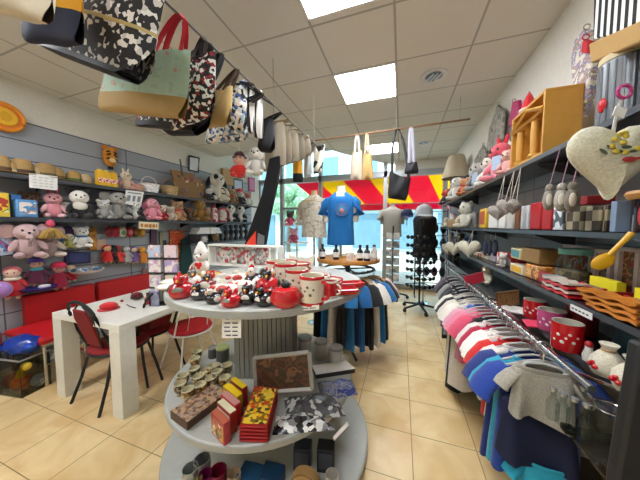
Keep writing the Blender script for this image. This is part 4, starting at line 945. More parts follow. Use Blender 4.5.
# hanging under second shelf
for px, y, wp, lb in ((448, 3.9, 12, 'small cream heart cushion farthest along the right wall'), (454, 3.4, 16, 'cream heart cushion hanging in the middle of three under the second shelf'), (469, 2.75, 20, 'cream heart cushion hanging nearest of three under the second shelf')):
    hang_heart(px, 248, wp, y, lb, 'd6d2ba', .14)
for k, px in enumerate((485, 490, 495)):
    p = at(px, 248, x=.84); t = thing('navy_pouch', ('left', 'middle', 'right')[k] + ' one of three dark navy pouches hanging under the right second shelf', 'pouch', p, RW)
    B().ball((0, 0, 0), (.05, .02, .08)).build('body', mat(('2a2e44', '1e2236', '242a3c')[k], .8), t); string(t, (0, 0, .07), (0, 0, .14))
t = thing('wooden_spoon', 'yellow wooden spoon hanging tilted in front of the right third shelf', 'spoon', at(613, 250, y=1.08))
o_ = at(613, 250, y=1.08); A_ = at(632, 233, y=1.08) - o_; C_ = at(606, 258, y=1.08) - o_; E_ = at(600, 265, y=1.08) - o_
ym = mat('d8a418', .35)
B().tube([A_, A_.lerp(C_, .5), C_], [.0095, .007, .008], 10).build('handle', ym, t); B().ball(C_.lerp(E_, .5), (.024, .011, .036), 14, 9, Matrix.Rotation(.85, 4, 'Y')).build('bowl', ym, t); B().tube([A_, A_ + Vector((.0, .0, .06))], .002, 5).build('hook', CHROME, t)
# --- third shelf (z 1.155)
Z3 = 1.155
rb(523, 541, 249, Z3 + .1, .82, 'brown wooden box with a blue motif on its end, on the right third shelf', mat('8c6a38', .6), name='wooden_box')
rb(512, 522, 249, Z3 + .1, .81, 'pale cream end carton with a turquoise figure on the right third shelf', mat('c8b888', .6), panel=mat('4c9098', .5))
rb(512, 525, 266, Z3, .80, 'yellow and white carton under the wooden box', mat('dcd0b8', .5), panel=mat('e0a818', .5)); rb(527, 541, 266, Z3, .81, 'orange patterned carton under the wooden box', pat('noise', ['c87a2c', 'e0b068', '8a4a28'], 30, .5))
p = Vector((.90, 1.66, Z3 + .002)); t = thing('storage_jar', 'large glass jar with turquoise lid on the right third shelf', 'jar', p)
B().lathe([(0, 0), (.075, 0), (.08, .01), (.08, .16), (.06, .185), (.06, .19)]).build('jar', glass('e6ece8', .2, .95), t); B().lathe([(0, .19), (.07, .19), (.07, .22), (0, .225)]).build('lid', mat('5f9c90', .4), t)
B().lathe([(0, .005), (.07, .005), (.07, .1), (0, .11)]).build('contents', pat('cells', ['6a5a44', '8c7a5c', 'a89068', '4c4438'], 50), t)
def rframe(px0, px1, ptop, lb, c_, y_x=.95):
    a = at(px0, 260, x=y_x); c = at(px1, 260, x=y_x); y0, y1 = sorted((a.y, c.y)); q = at((px0 + px1) / 2, ptop, x=y_x); h = q.z - Z3; w_ = y1 - y0
    t = thing('picture_frame', lb, 'picture', Vector((y_x, (y0 + y1) / 2, Z3 + .002)), RW)
    B().box((0, .01, h / 2), (w_, .01, h)).build('picture', c_, t); b = B()
    for x in (-w_ / 2, w_ / 2): b.box((x, 0, h / 2), (.018, .022, h))
    for z in (.009, h - .009): b.box((0, 0, z), (w_, .022, .018))
    b.build('frame', mat('c9b8b2', .5), t)
rframe(565, 592, 246, 'pale framed red and orange picture on the right third shelf', pat('noise', ['7c2418', 'b05a30', '8a9a94', 'a8382c', '5c3c2c'], 16))
rframe(597, 612, 250, 'smaller greyish framed picture behind the yellow spoon', pat('noise', ['6a5a50', '8c7a68', '4a3c38', 'a08a74'], 18))
rframe(620, 640, 248, 'framed busy red-brown picture at the right edge of the photo', pat('noise', ['7c4c30', 'b87a4c', '4a5a3c', 'a8382c', '6a4a34'], 20))
p0 = at(526, 290, x=.79)
t = thing('long_red_tray', 'long dark red wooden tray on the right third shelf behind the trivets', 'tray', (.89, 1.63, Z3 + .002), RW)
B().box((0, 0, .008), (.62, .14, .014)).build('base', mat('8c141a', .4), t)
b = B(); b.box((0, -.07, .035), (.62, .012, .07)).box((0, .07, .035), (.62, .012, .07)).box((-.31, 0, .035), (.012, .14, .07)).box((.31, 0, .035), (.012, .14, .07)); b.build('sides', mat('a0161c', .4), t)
for k in range(4):
    t = thing('wavy_trivet', '%s of the stacked red and white wavy trivets on the right third shelf' % ('bottom', 'second', 'third', 'top')[k], 'trivet', (.785, 1.53, Z3 + .007 + .0185 * k), RW)
    b = B(); pts = [(-.11 + .011 * i, .004 * math.sin(i * .9 + k)) for i in range(21)]
    b.slab([(x, -.035, y) for x, y in pts] + [(x, -.035, y + .011) for x, y in pts[::-1]], (0, .07, 0)).build('trivet', mat(('c8242c', 'd8c0b4', 'c8242c', 'c9bcae')[k], .4), t)
    B().box((-.09, -.0, .0135), (.06, .068, .002)).build('grey_end', mat('8c948c', .5), t)
def napblock(y, lb, sc=1):
    t = thing('napkin_holder', lb, 'holder', (.855, y, Z3 + .002), RW)
    B().box((0, 0, .004), (.135, .09, .008)).build('base', mat('b0161e', .35), t)
    B().box((0, .016, .058), (.15, .03, .1)).build('napkins', mat('e6d81c', .7), t)
    B().box((.012, -.036, .042), (.11, .006, .07)).build('grey_plate', mat('8a7c6c', .5), t)
    for x in (-.051, .075): B().box((x, -.036, .042), (.014, .01, .075)).build('red_upright', mat('c0141c', .35), t)
napblock(1.40, 'yellow napkin block in a red holder with grey front plate on the right third shelf'); napblock(1.17, 'second yellow napkin block at the right edge of the photo, red holder')
for k in range(4):
    t = thing('wavy_board', '%s of the stacked orange wooden wavy boards at the front of the right third shelf' % ('bottom', 'second', 'third', 'top')[k], 'board', (.79, 1.20 + .012 * k, Z3 + .008 + .019 * k), RW + .05 * k)
    pts = [(-.115 + .0115 * i, .004 * math.sin(i * .8 + k)) for i in range(21)]
    B().slab([(x, -.034, y) for x, y in pts] + [(x, -.034, y + .011) for x, y in pts[::-1]], (0, .068, 0)).build('board', mat('c47a2c', .45), t); B().tube([(.112, -.03, .006), (.112, .03, .006)], .007, 6).build('end_edge', mat('8c5420', .5), t)
y0 = 1.32; t = thing('shelf_label', 'white price strip on the edge of the right third shelf below the napkin block', 'sign', (SX - .006, y0, Z3 - .025), RW); B().box((0, 0, 0), (.13, .003, .028)).build('strip', PAPER, t); b = B()
for k in range(5): b.box((-.045 + .022 * k, -.003, 0), (.013, .001, .006))
b.build('writing', INK, t)
# farther third-shelf goods
for px0, px1, top, lb, m in ((474, 489, 256, 'small cream house-shaped box on the far right third shelf', pat('cells', ['d8ccb0', 'a83c34', 'c8b898'], 16)), (490, 497, 254, 'grey printed box beside the red one on the far right third shelf', mat('9a8c8c', .5)), (498, 506, 253, 'red and white printed box on the far right third shelf', pat('noise', ['b01c24', 'c83c40', 'e0d0cc'], 18))):
    rb(px0, px1, top, Z3, .84, lb, m)
for px, py, lb, c_ in ((503, 268, 'grey plush with white face on the right third shelf', 'a8a49a'), (488, 279, 'cream plush sitting left of the cork board', 'd8d0b8')):
    plush('plush_bear', lb, 'soft toy', rs(px, py, Z3 if py < 270 else .93, .82), .12 if py < 270 else .2, RW + .5, c_, 'dcd8d0' if py < 270 else 'dcd2b4', 'round')
for px, zz, h_, lb, c_ in ((446, Z3, .16, 'black vase far along the right third shelf', '1c1c20'), (451, Z3, .2, 'grey-white vase far along the right third shelf', 'b8b4ac'), (456, Z3, .14, 'dark blue vase left of the cream house-shaped box', '26345c'), (461, Z3, .2, 'brown vase left of the cream house-shaped box', '6c5038'), (467, Z3, .15, 'blue and white jar next to the cream house-shaped box', '4c78a8'),
                         (449, .93, .18, 'white jar at the far end of the lower right shelf', 'd0ccc4'), (457, .93, .2, 'black jar at the far end of the lower right shelf', '202024'), (441, 1.475, .2, 'pale pink jar at the far end of the right second shelf', 'd0b4ac'), (452, 1.475, .24, 'white jar before the tan box on the right second shelf', 'd8d4cc'), (473, 1.475, .18, 'grey jar beside the white plush on the right second shelf', '9c9890')):
    q = rs(px, 240, zz, .92); q.y = min(q.y, 5.25 if px != 441 else 4.95); lidded(lb, q, .05 if px != 441 else .045, h_, pat('noise', [c_, 'd8d0c4', c_], 12, .4, [0, .56, .62]), mat(c_, .4), name='ceramic_jar', cat='jar')
# --- fourth shelf (z .93)
Z4 = .93
def m4(px, py, hp, rp, lb, c_, rim='e0dcd0', motif=None, h=False):
    p = at(px, py, z=Z4); p.z += .002; k = mpp(p); return mug(lb, p, hp * k, rp * k, mat(c_, .15, coat=.4), mat(rim, .3), -.6, None, motif, h, mat('b9b3a6', .4), band=False)
rdm = m4(566, 349, 27, 12, 'glossy red mug with white flower print on the lower right shelf', 'c4121a', motif=mat('e8d8c8', .4))
m4(551, 330, 20, 11, 'pink mug with pale print behind the red mug', 'b84c7c', motif=mat('e8c8d0', .4))
m4(534, 318, 18, 9, 'dark red mug farther back on the lower right shelf', 'b0181e', motif=mat('d8c0b8', .4))
p = at(543, 308, z=Z4); lidded('dark red round tin behind the pink mug', Vector((.92, 1.62, Z4 + .002)), .06, .13, mat('7c1016', .4), mat('8c1218', .4), knob=False, name='round_tin', cat='tin')
P = [at(a, b_, z=Z4 + .004) for a, b_ in ((522, 320), (538, 321), (541, 328), (527, 327))]; c = sum(P, Vector()) / 4; tag(B().slab([v - c for v in P], (0, 0, .006)).build('felt_coaster', mat('d83c5c', .7), None, c), 'bright pink felt coaster on the lower right shelf', 'coaster')
p = at(516, 312, z=Z4 + .003); t = thing('oval_dish', 'white oval dish beside the cork board on the lower right shelf', 'dish', p); B().lathe([(0, 0), (.05, .002), (.08, .014), (.08, .018), (.05, .007), (0, .005)]).build('dish', WHITE, t); B().torus((0, 0, .016), .08, .003).build('rim', mat('d8d4cc', .3), t)
P = [at(a, b_, y=1.95) for a, b_ in ((496, 293), (519, 290), (519, 304), (498, 308))]; c = sum(P, Vector()) / 4; t = thing('cork_board', 'brown cork board tilted on the lower right shelf', 'board', c); B().slab([v - c for v in P], (0, .015, 0)).build('board', pat('noise', ['6c4a24', '7c5830', '5c3c1c'], 60, .9), t); B().tube([v - c for v in P] + [P[0] - c], .005, 6).build('edge', mat('5c4022', .7), t)
P = [at(a, b_, y=2.55) for a, b_ in ((464, 277), (483, 272), (485, 281), (467, 287))]; c = sum(P, Vector()) / 4; t = thing('red_wallet', 'flat red wallet lying slanted at the far end of the lower right shelf', 'wallet', c); B().slab([v - c for v in P], (0, .03, 0)).build('wallet', mat('b81c34', .6), t, bevel=.004); B().tube([P[0] - c, P[1] - c], .004, 5).build('zip', mat('8c1428', .5), t)
# glass swing bottle, salt bags, red pot
p = at(588, 361, z=Z4); t = thing('salt_shaker', 'small white bottle with red top beside the cloth bag', 'shaker', p + Vector((0, 0, .002))); B().lathe([(0, 0), (.018, 0), (.02, .02), (.012, .05), (.012, .06), (0, .06)]).build('body', mat('d8d4c8', .3), t); B().ball((0, 0, .07), (.014, .014, .014)).build('top', mat('b01c20', .4), t)
for px, py, sc, lb in ((607, 375, .8, 'white cloth bag tied at the top with red berries on the lower right shelf'), (632, 392, .8, 'second white cloth bag partly cut by the right edge of the photo')):
    p = at(px, py, z=Z4); p.z += .002; t = thing('cloth_bag', lb, 'bag', p, RW + .5, None, sc)
    B().lathe([(0, 0), (.052, 0), (.064, .03), (.06, .07), (.036, .105), (.02, .118), (.02, .124), (.034, .15), (.03, .152), (0, .12)], n=22).build('bag', mat('d2cab4', .9, sheen=.2), t, smooth=80)
    B().torus((0, 0, .12), .022, .005).build('tie', mat('a88858', .8), t); B().ball((-.03, -.058, .045), .012).ball((-.008, -.064, .04), .012).ball((-.02, -.063, .058), .01).build('berries', GLOSSRED, t)
t = thing('shelf_label', 'small white price tag on the lower right shelf edge under the second cloth bag', 'sign', (SX - .006, 1.085, Z4 - .025), RW); B().box((0, 0, 0), (.035, .003, .04)).build('tag', PAPER, t); B().box((0, -.002, .006), (.02, .001, .006)).box((0, -.002, -.006), (.024, .001, .005)).build('writing', INK, t)
p = at(628, 383, z=Z4); t = thing('red_box', 'flat red box under the second cloth bag at the shelf edge', 'box', (.80, 1.10, Z4 - .0005), RW); B().box((0, 0, .004), (.1, .07, .006)).build('lid', RED, t)
B().box((0, 0, .0015), (.096, .066, .002)).build('base', mat('8c1016', .5), t)
tag(B().lathe([(0, 0), (.07, 0), (.08, .02), (.08, .17), (0, .19)]).build('teal_cookie_jar', mat('12383c', .3), None, (.92, 1.28, Z4 + .002)), 'dark teal jar behind the red mug and the cloth bag', 'jar')
# --- clothes rail and kids' clothes
RXX, RZZ = .605, .965
t = thing('clothes_rail', 'long chrome clothes rail in front of the lower right shelf', 'rail', (RXX, 2.3, RZZ))
B().tube([(0, -1.3, 0), (0, 1.5, 0)], .012, 10).build('tube', CHROME, t)
for y in (-1.2, -.2, .8, 1.4): B().tube([(0, y, 0), (.2, y, -.06), (.42, y, -.08)], .008, 6).build('arm', CHROME, t)
kids = [ # y, colour, w, L, label
 (1.3, '1d3f94', .37, .50, 'royal blue kids T-shirt hanging behind the grey T-shirt'), (1.35, '2f9cb8', .36, .54, 'turquoise kids T-shirt hanging between the blue ones'), (1.40, '1a2f74', .38, .58, 'dark blue kids T-shirt hanging second behind the turquoise one'),
 (1.47, 'e6e0d6', .31, .42, 'white kids T-shirt hanging in front of the bright red one'), (1.535, 'd2201c', .32, .44, 'bright red kids T-shirt hanging between two white ones'), (1.6, 'e9e4da', .32, .40, 'white kids T-shirt hanging behind the bright red one'),
 (1.665, 'ece6dc', .31, .36, 'white kids T-shirt hanging in front of the crimson one'), (1.73, 'b0123c', .31, .40, 'crimson kids T-shirt hanging between white ones'), (1.79, 'e4d8d2', .31, .36, 'off-white kids T-shirt hanging behind the crimson one'),
 (1.86, '1e1c20', .27, .2, 'black small top hanging next to the pink group'), (1.92, 'd8506c', .36, .34, 'rose pink kids dress hanging nearest in the pink group'), (1.99, 'e08298', .38, .38, 'pink kids dress hanging in the middle of the pink group'), (2.06, 'dc9cb0', .38, .42, 'pale pink kids dress hanging last in the pink group'),
 (2.13, '4a78c0', .22, .14, 'blue and white printed small top hanging behind the pink group'), (2.56, '18181a', .28, .5, 'black long T-shirt hanging behind the cream group'), (2.2, 'e0d8ca', .40, .72, 'cream long T-shirt hanging nearest in the cream group'), (2.28, 'd8cfbf', .40, .74, 'cream long T-shirt hanging second in the cream group'),
 (2.36, '141416', .40, .84, 'black T-shirt hanging between the cream shirts'), (2.44, 'ded6c8', .40, .72, 'cream long T-shirt hanging third in the cream group'), (2.66, '17171a', .28, .8, 'black T-shirt hanging at the far end of the cream group'), (2.78, '2a2a30', .26, .7, 'charcoal T-shirt hanging far along the right rail'),
 (2.92, '8c8a88', .26, .6, 'grey T-shirt hanging far along the right rail'), (3.06, '1b1b1e', .26, .7, 'black T-shirt hanging next to the far end of the right rail'), (3.2, '5c4c58', .26, .6, 'plum-grey T-shirt hanging at the far end of the right rail')]
hm_ = mat('b8b8b4', .2)
for y, c_, w_, L, lb in kids:
    dx = -.06
    o = shirt(lb, Vector((RXX + dx + .06, y, RZZ + .002)), .12, mat(c_, .9, sheen=.2), w_, L, .11, 'kids clothes on the right rail', hanger=hm_)
shirt('light grey kids T-shirt hanging at the near end of the right rail', Vector((.535, 1.13, 1.035)), -.1, mat('a19c8f', .9, sheen=.2), .21, .2, .05, None, hanger=hm_, thick=.03)
shirt('navy kids top hanging directly below the light grey T-shirt', Vector((.55, 1.19, .86)), -.1, mat('141b3a', .9), .27, .26, 0, None, name='navy_shirt', thick=.03)
shirt('turquoise kids garment hanging lowest below the navy top', Vector((.58, 1.17, .62)), -.1, mat('2aa0bc', .9), .2, .26, .04, None, name='turquoise_shirt', thick=.03)
# --- low glass shelf with bottles
t = thing('glass_shelf', 'low glass shelf with black clips at the bottom right', 'shelf', (.735, .80, .80))
B().box((0, 0, 0), (.37, .46, .01)).build('glass', glass('dce6e3', .2, .85), t)
for y in (-.2, .225): B().box((-.17, y, -.006), (.03, .03, .02)).build('clip', BLACK, t)
b = B(); b.box((.17, 0, -.006), (.02, .46, .02)).box((.24, 0, -.006), (.14, .02, .02)); b.build('bracket', DGREY, t)
gl = glass('f2f6f5', .3, .98)
for px, py, lb in ((552, 418, 'clear glass bottle at the left of the cluster on the low glass shelf'), (562, 424, 'clear glass bottle second from left on the low glass shelf'), (573, 430, 'clear glass bottle in the middle of the low glass shelf'), (585, 437, 'clear glass bottle right of the middle on the low glass shelf'), (567, 412, 'clear glass bottle at the back left of the low glass shelf'), (582, 418, 'clear glass bottle at the back right of the low glass shelf')):
    p = at(px, py, z=.806); t = thing('glass_bottle', lb, 'bottle', p, 0, 'glass bottles on the low shelf', .62)
    B().lathe([(0, 0), (.028, 0), (.03, .01), (.03, .1), (.013, .13), (.012, .16), (.016, .165)], n=16).build('glass', gl, t); B().lathe([(0, .165), (.017, .165), (.017, .185), (0, .188)], n=12).build('stopper', mat('b8bcbc', .25, .7), t)
p = at(607, 436, z=.806); t = thing('glass_pot', 'big round glass jar with clamp lid beside the bottles on the low glass shelf', 'jar', p, 0, None, .7)
B().lathe([(0, 0), (.06, 0), (.068, .02), (.068, .1), (.05, .13), (.05, .14)], n=26).build('jar', glass('e6e8e0', .3, .93), t); B().lathe([(0, .14), (.054, .14), (.054, .155), (0, .165)], n=24).build('lid', gl, t); B().torus((0, 0, .138), .055, .004).build('clamp', CHROME, t)
t = thing('wooden_base_board', 'dim brown base unit under the low glass shelf', 'cabinet', (.87, 1.15, 0)); B().box((0, 0, .13), (.3, .9, .26)).build('body', mat('4c3c2c', .6), t); B().box((-.151, 0, .14), (.004, .86, .2)).build('front_panel', mat('58452f', .6), t)
p = at(606, 478, z=.27); t = thing('white_dish', 'white ribbed dish standing on the low base unit at the bottom right', 'dish', (.80, 1.16, .262)); B().lathe([(0, 0), (.04, 0), (.065, .03), (.068, .03), (.045, .002), (0, .008)]).build('dish', WHITE, t); B().torus((0, 0, .03), .066, .004).build('rim', WHITE, t)
T1, T2, T3 = at(641, 345, y=.62), at(617, 480, y=.62), at(656, 345, y=.62)
t = thing('dark_panel', 'dark upright panel close to the camera at the bottom right corner of the photo', 'panel', (T2.x, .62, 0))
B().slab([(T1.x - T2.x, 0, T1.z), (0, 0, T2.z), (-.01, 0, .01), (.16, 0, .01), (.16, 0, T2.z), (T3.x - T2.x, 0, T3.z)], (0, .03, 0)).build('panel', mat('1a1918', .6), t, bevel=.006); B().box((.075, .015, .006), (.2, .08, .012)).build('foot', mat('1c1b1a', .6), t)
# ================================================================== LEFT WALL
LX = -3.5; ZU, ZM = 2.0, 1.585
for z, lb, y1 in ((ZU, 'long dark upper shelf on the left wall carrying straw hats and baskets', 5.3), (ZM, 'long dark lower shelf on the left wall carrying plush animals', 5.3)):
    t = thing('wall_shelf', lb, 'shelf', (0, 0, z))
    B().box(((LX + XL + .03) / 2, (y1 + .2) / 2, -.011), (LX - XL - .04, y1 - .2, .018)).build('board', shelfm, t)
    B().box((LX - .004, (y1 + .2) / 2, -.02), (.008, y1 - .2, .04)).build('front_edge', mat('3c3e42', .35), t)
    for k in range(6): y = .6 + .9 * k; B().slab([(XL + .035, y, -.022), (LX - .06, y, -.022), (LX - .08, y, -.04), (XL + .035, y, -.12)], (0, .008, 0)).build('bracket', DGREY, t)
LW = PI / 2
def ls(px, z, x=-3.63):
    p = at(px, 200, x=x); p.z = z + .002; return p
def lp(px, py, x=-3.74): return at(px, py, x=x)
# orange round tray on the wall
p = at(3, 117, x=-3.80); t = thing('sun_plaque', 'round orange plaque with yellow centre on the white wall at the left edge', 'plaque', p)
k = mpp(p); B().cyl((0, 0, 0), (.03, 0, 0), 14.5 * k, None, 32).build('disc', mat('d8781c', .6), t); B().cyl((.03, 0, 0), (.045, 0, 0), 9 * k, 8 * k, 28).build('yellow_centre', mat('e8b428', .6), t); B().torus((.03, 0, 0), 13 * k, .016, RY(PI / 2), 28, 7).build('rim', mat('e08c20', .6), t); B().cyl((.045, 0, 0), (.052, 0, 0), 4.5 * k, None, 20).build('inner_ring', mat('d8a020', .6), t)
def straw(px, sz, lb, c_, band, x=-3.64, rz=0, tilt=0):
    p = ls(px, ZU, x); t = thing('straw_hat', lb, 'hat', p, rz, 'straw hats on the left upper shelf', sz)
    m = pat('noise', [c_, 'b0905c' if c_ != 'c8b48c' else 'b49c70', c_], 60, .9)
    B().lathe([(0, .0), (.5, .03), (.52, .05), (.48, .06), (.3, .06), (0, .05)], n=26).build('brim', m, t); B().lathe([(.29, .05), (.26, .42), (.18, .55), (0, .58)], n=22).build('crown', m, t); B().lathe([(.295, .06), (.3, .06), (.285, .2), (.28, .2)], n=22).build('band', mat(band, .8), t)
for a in ((2, .30, 'straw hat with brown band at the left edge on the left upper shelf', '9c7c48', '5c4430'), (11, .24, 'straw hat with cream band, second from the left edge on the upper shelf', 'a88850', 'c8b890'), (25, .30, 'brown straw hat with dark band left of the white paper notice', '8f7040', '4a3426'), (36, .2, 'flat pale straw hat above the left corner of the white notice', 'c8b48c', 'b49c70'),
          (48, .30, 'brown straw hat with olive band above the middle of the white notice', '927446', '5c5434'), (57, .26, 'brown straw hat above the right corner of the white notice', '94764a', '6c5436'), (75, .24, 'golden straw hat with green band right of the white notice', 'a8843c', '3c5c34'), (86, .22, 'flat pale straw hat left of the yellow drink packs', 'c8b48c', 'b0986c')):
    straw(a[0], a[1], a[2], a[3], a[4])
def lnotice(px, lb, x, m=PAPER, lines=0, marks=None, name='paper_sign'):
    pts = [at(a, b_, x=x) for a, b_ in px]; c = sum(pts, Vector()) / 4; t = thing(name, lb, 'sign', c); P = [p - c for p in pts]
    B().slab(P, (-.003, 0, 0)).build('sheet', m, t)
    b = B(); E_ = Vector((.0015, 0, 0))
    def q(u0, u1, v0, v1): b.slab([P[0].lerp(P[1], u).lerp(P[3].lerp(P[2], u), v) for u, v in ((u0, v0), (u1, v0), (u1, v1), (u0, v1))], E_)
    for k in range(lines):
        v = (k + .9) / (lines + 1); 
        for w_ in range(4): q(.12 + .2 * w_, .12 + .2 * w_ + .1 + .06 * random.random(), v, v + .35 / (lines + 1))
    for mk in (marks or ()): q(*mk)
    if lines or marks: b.build('writing', mat('c6c6c2' if lines else '8a8c96', .7) if not name.startswith('price') else mat('c87c1c', .6), t)
    return t
lnotice([(29, 173), (57.5, 176.5), (57.5, 190.5), (29.5, 187.5)], 'white paper notice with faint print hanging from the left upper shelf', LX + .008, lines=4)
lnotice([(126, 190), (144, 192), (141, 206), (124, 204)], 'white price sheet with three grey pictures hanging from the left upper shelf', LX + .01, marks=((.12, .3, .35, .75), (.42, .58, .35, .75), (.7, .88, .35, .75), (.12, .88, .12, .2)))
lnotice([(139, 221.5), (159, 222.5), (158.5, 229.5), (139, 228.5)], 'cream price sign with orange writing on the left lower shelf edge', LX + .01, m=mat('e8dcb8', .6), marks=((.08, .2, .3, .75), (.26, .44, .35, .75), (.48, .62, .3, .8), (.66, .8, .3, .75), (.84, .92, .3, .75)), name='price_sign')
# tiger plush bag on the wall + yellow packs
p = lp(110, 157, -3.78); k = mpp(p); t = thing('tiger_backpack', 'orange tiger-face bag hanging on the left wall above the yellow packs', 'bag', p, LW)
B().ball((0, 0, 0), (6.5 * k, .05, 10 * k)).build('body', mat('d88a1c', .8, sheen=.3), t); b = B()
for s in (-1, 1):
    for z in (.06, .02, -.03): b.ball((s * 3.2 * k, -.042, z), (2.2 * k, .012, .9 * k), 8, 5, RY(s * .4))
b.build('stripes', mat('4c2c10', .8), t); B().ball((0, -.05, -.05), (3 * k, .02, 2.4 * k)).build('muzzle', mat('e8c890', .8), t)
for s in (-1, 1): B().ball((s * 4.5 * k, 0, 8.5 * k), (2.2 * k, .03, 2.2 * k)).build('ear', mat('c8781c', .8), t); B().ball((s * 2 * k, -.05, .03), .012, 8, 6).build('eye', EYE_M, t)
B().box((0, 0, -11 * k), (.05, .03, .04)).build('clasp', BLACK, t); B().torus((0, 0, 11 * k), .02, .004, RX(PI / 2)).build('loop', CHROME, t)
for i, px in enumerate((101, 107.5, 114)):
    p = ls(px, ZU, -3.56); t = thing('drink_carton', ('left', 'middle', 'right')[i] + ' one of three yellow cartons with red-white labels on the left upper shelf', 'carton', p, LW)
    B().box((0, 0, .09), (.07, .07, .18)).build('carton', mat('e8b41c', .5), t, bevel=.006); B().box((0, -.036, .07), (.072, .002, .05)).build('label', pat('noise', ['d83c30', 'f0e0d0', 'd0402c'], 30), t); B().cyl((0, 0, .18), (0, 0, .2), .025).build('cap', mat('f0c428', .4), t)
plush('plush_bear', 'cream plush with pink feet right of the yellow cartons on the left upper shelf', 'soft toy', ls(127, ZU), .26, LW - .3, 'e0cdb0', 'e6d6bc', 'up', None, 'd89c90')
def basket(px, lb, w_, h_, c_, handle=True):
    p = ls(px, ZU, -3.6); t = thing('basket', lb, 'basket', p, LW)
    B().lathe([(0, 0), (w_ * .4, 0), (w_ * .5, h_), (w_ * .46, h_), (w_ * .37, .01), (0, .01)], n=22).build('body', pat('checks', [c_, 'ffffff' if c_ == 'd8d4d0' else 'c8a878'], 40, .8, [0, .5]), t); B().torus((0, 0, h_), w_ * .49, .008).build('rim', mat(c_, .7), t)
    if handle: B().torus((0, 0, h_), w_ * .45, .007, RX(PI / 2), 18, 6, 0, PI).build('handle', mat(c_, .7), t)
basket(137, 'small pink-filled white basket left of the wire basket on the left upper shelf', .18, .08, 'c89088', False)
basket(150, 'white wire-look basket with handle on the left upper shelf', .26, .12, 'd8d4d0'); basket(170, 'brown woven basket beside the wooden jewellery board', .26, .14, 'a08860')
# wooden display board
P = [at(a, b_, x=-3.6) for a, b_ in ((171, 167), (192, 171), (205, 182), (206, 197), (178, 194))]; c = sum(P, Vector()) / 5
t = thing('display_board', 'wooden board covered with small colourful trinkets leaning on the left upper shelf', 'board', Vector((c.x, c.y, ZU + .003)))
dz = ZU + .003 - c.z; lo = min(p.z for p in P); P = [p - c + Vector((0, 0, c.z - lo)) for p in P]
B().slab(P, (-.03, 0, 0)).build('board', mat('8a6636', .6), t); b1, b2 = B(), B(); cm = sum(P, Vector()) / 5
for i in range(14):
    q = cm + (P[i % 5] - cm) * (.25 + .5 * random.random()); (b1 if i % 2 else b2).ball(q + Vector((.01, 0, 0)), (.012, .035, .035), 8, 5)
b1.build('trinkets', pat('cells', ['c8a078', '7c8c3c', 'a83c3c', '5c5c9c'], 18), t); b2.build('keyrings', pat('cells', ['d8c8b0', 'b06c3c', '3c3c5c'], 18), t)
B().tube([P[0].lerp(P[1], .5) + Vector((.01, 0, -.08)), P[0].lerp(P[1], .45) + Vector((.01, -.02, .2))], [.022, .012]).build('paddle_handle', mat('6c5c54', .6), t)
P = [at(a, b_, x=-3.81) for a, b_ in ((189, 156), (199, 158), (198, 172), (189, 170))]; c = sum(P, Vector()) / 4; t = thing('picture_frame', 'dark framed white picture hanging on the left wall above the wooden board', 'picture', c); B().slab([p - c for p in P], (-.01, 0, 0)).build('picture', mat('d8dce0', .5), t); B().tube([p - c for p in P] + [P[0] - c], .02, 4).build('frame', mat('2a2624', .5), t)
# upper shelf, farther
plush('plush_dog', 'black and white plush dog with black ear on the left upper shelf behind the board', 'soft toy', ls(217, ZU), .62, LW - .4, 'd0ccc0', 'd8d4c8', 'long', '18181a', extra=patches('18181a'))
plush('plush_bear', 'cream plush sitting below the spotted dog on the left upper shelf', 'soft toy', ls(222, ZU, -3.54), .3, LW - .4, 'd8cfb4', 'dcd4bc')
plush('plush_zebra', 'small black and white striped plush beside the wooden board', 'soft toy', ls(209, ZU, -3.56), .24, LW - .3, '3a3a3c', 'd8d8d6', 'up', '2a2a2c', '2a2a2c')
plush('plush_penguin', 'black plush with a red cap on the left upper shelf', 'soft toy', ls(240, ZU, -3.58), .34, LW - .5, '2a2a2e', 'e0d8d0', 'none', extra=hat('d0302c'))
plush('plush_bear', 'white plush near the far end of the left upper shelf', 'soft toy', ls(248, ZU, -3.56), .32, LW - .5, 'd8d4cc', 'c88878', 'round')
plush('plush_bear', 'brown and red plush near the far end of the left upper shelf', 'soft toy', ls(232, ZU, -3.6), .34, LW - .4, '9c7850', 'a88860', 'round', extra=scarf('c83c38'))
# middle shelf
def lbx(px0, px1, ptop, lb, m, panel, x=-3.53, z=ZM, dep=.12):
    a = at(px0, 215, x=x); c = at(px1, 215, x=x); q = at((px0 + px1) / 2, ptop, x=x)
    return pack('toy_box', lb, 'box', Vector((x - dep / 2, (a.y + c.y) / 2, z + .002)), (c.y - a.y - .006, dep, max(.03, q.z - z)), m, LW, panel)
lbx(-4, 11, 193, 'yellow toy box with red picture at the left edge on the left lower shelf', mat('e0c040', .5), pat('noise', ['a83424', 'e8c830', '7c9c3c', 'e8e0b0'], 9, .5), -3.55)
lbx(12, 23, 195, 'bright blue toy box behind the panda-picture box on the left lower shelf', mat('3c74b4', .5), None, -3.62); lbx(17, 39, 200, 'blue and white toy box with animal picture on the left lower shelf', mat('5c94c8', .5), pat('noise', ['e8e0d4', '4c8cc4', 'c89060', 'e8e4dc'], 10, .5))
plush('plush_monkey', 'brown plush behind the blue toy box on the left lower shelf', 'soft toy', ls(30, ZM, -3.72), .28, LW - .2, '5c3a24', '6c4830')
plush('plush_pig', 'pink plush pig next to the blue toy box on the left lower shelf', 'soft toy', ls(53, ZM), .29, LW - .3, 'e0949c', 'e8a8ac', 'up', 'c86078', 'e8b4b8')
plush('plush_dog', 'small grey plush dog between the pig and the panda', 'soft toy', ls(66, ZM), .2, LW - .3, '8c8a88', 'c8c6c2', 'long')
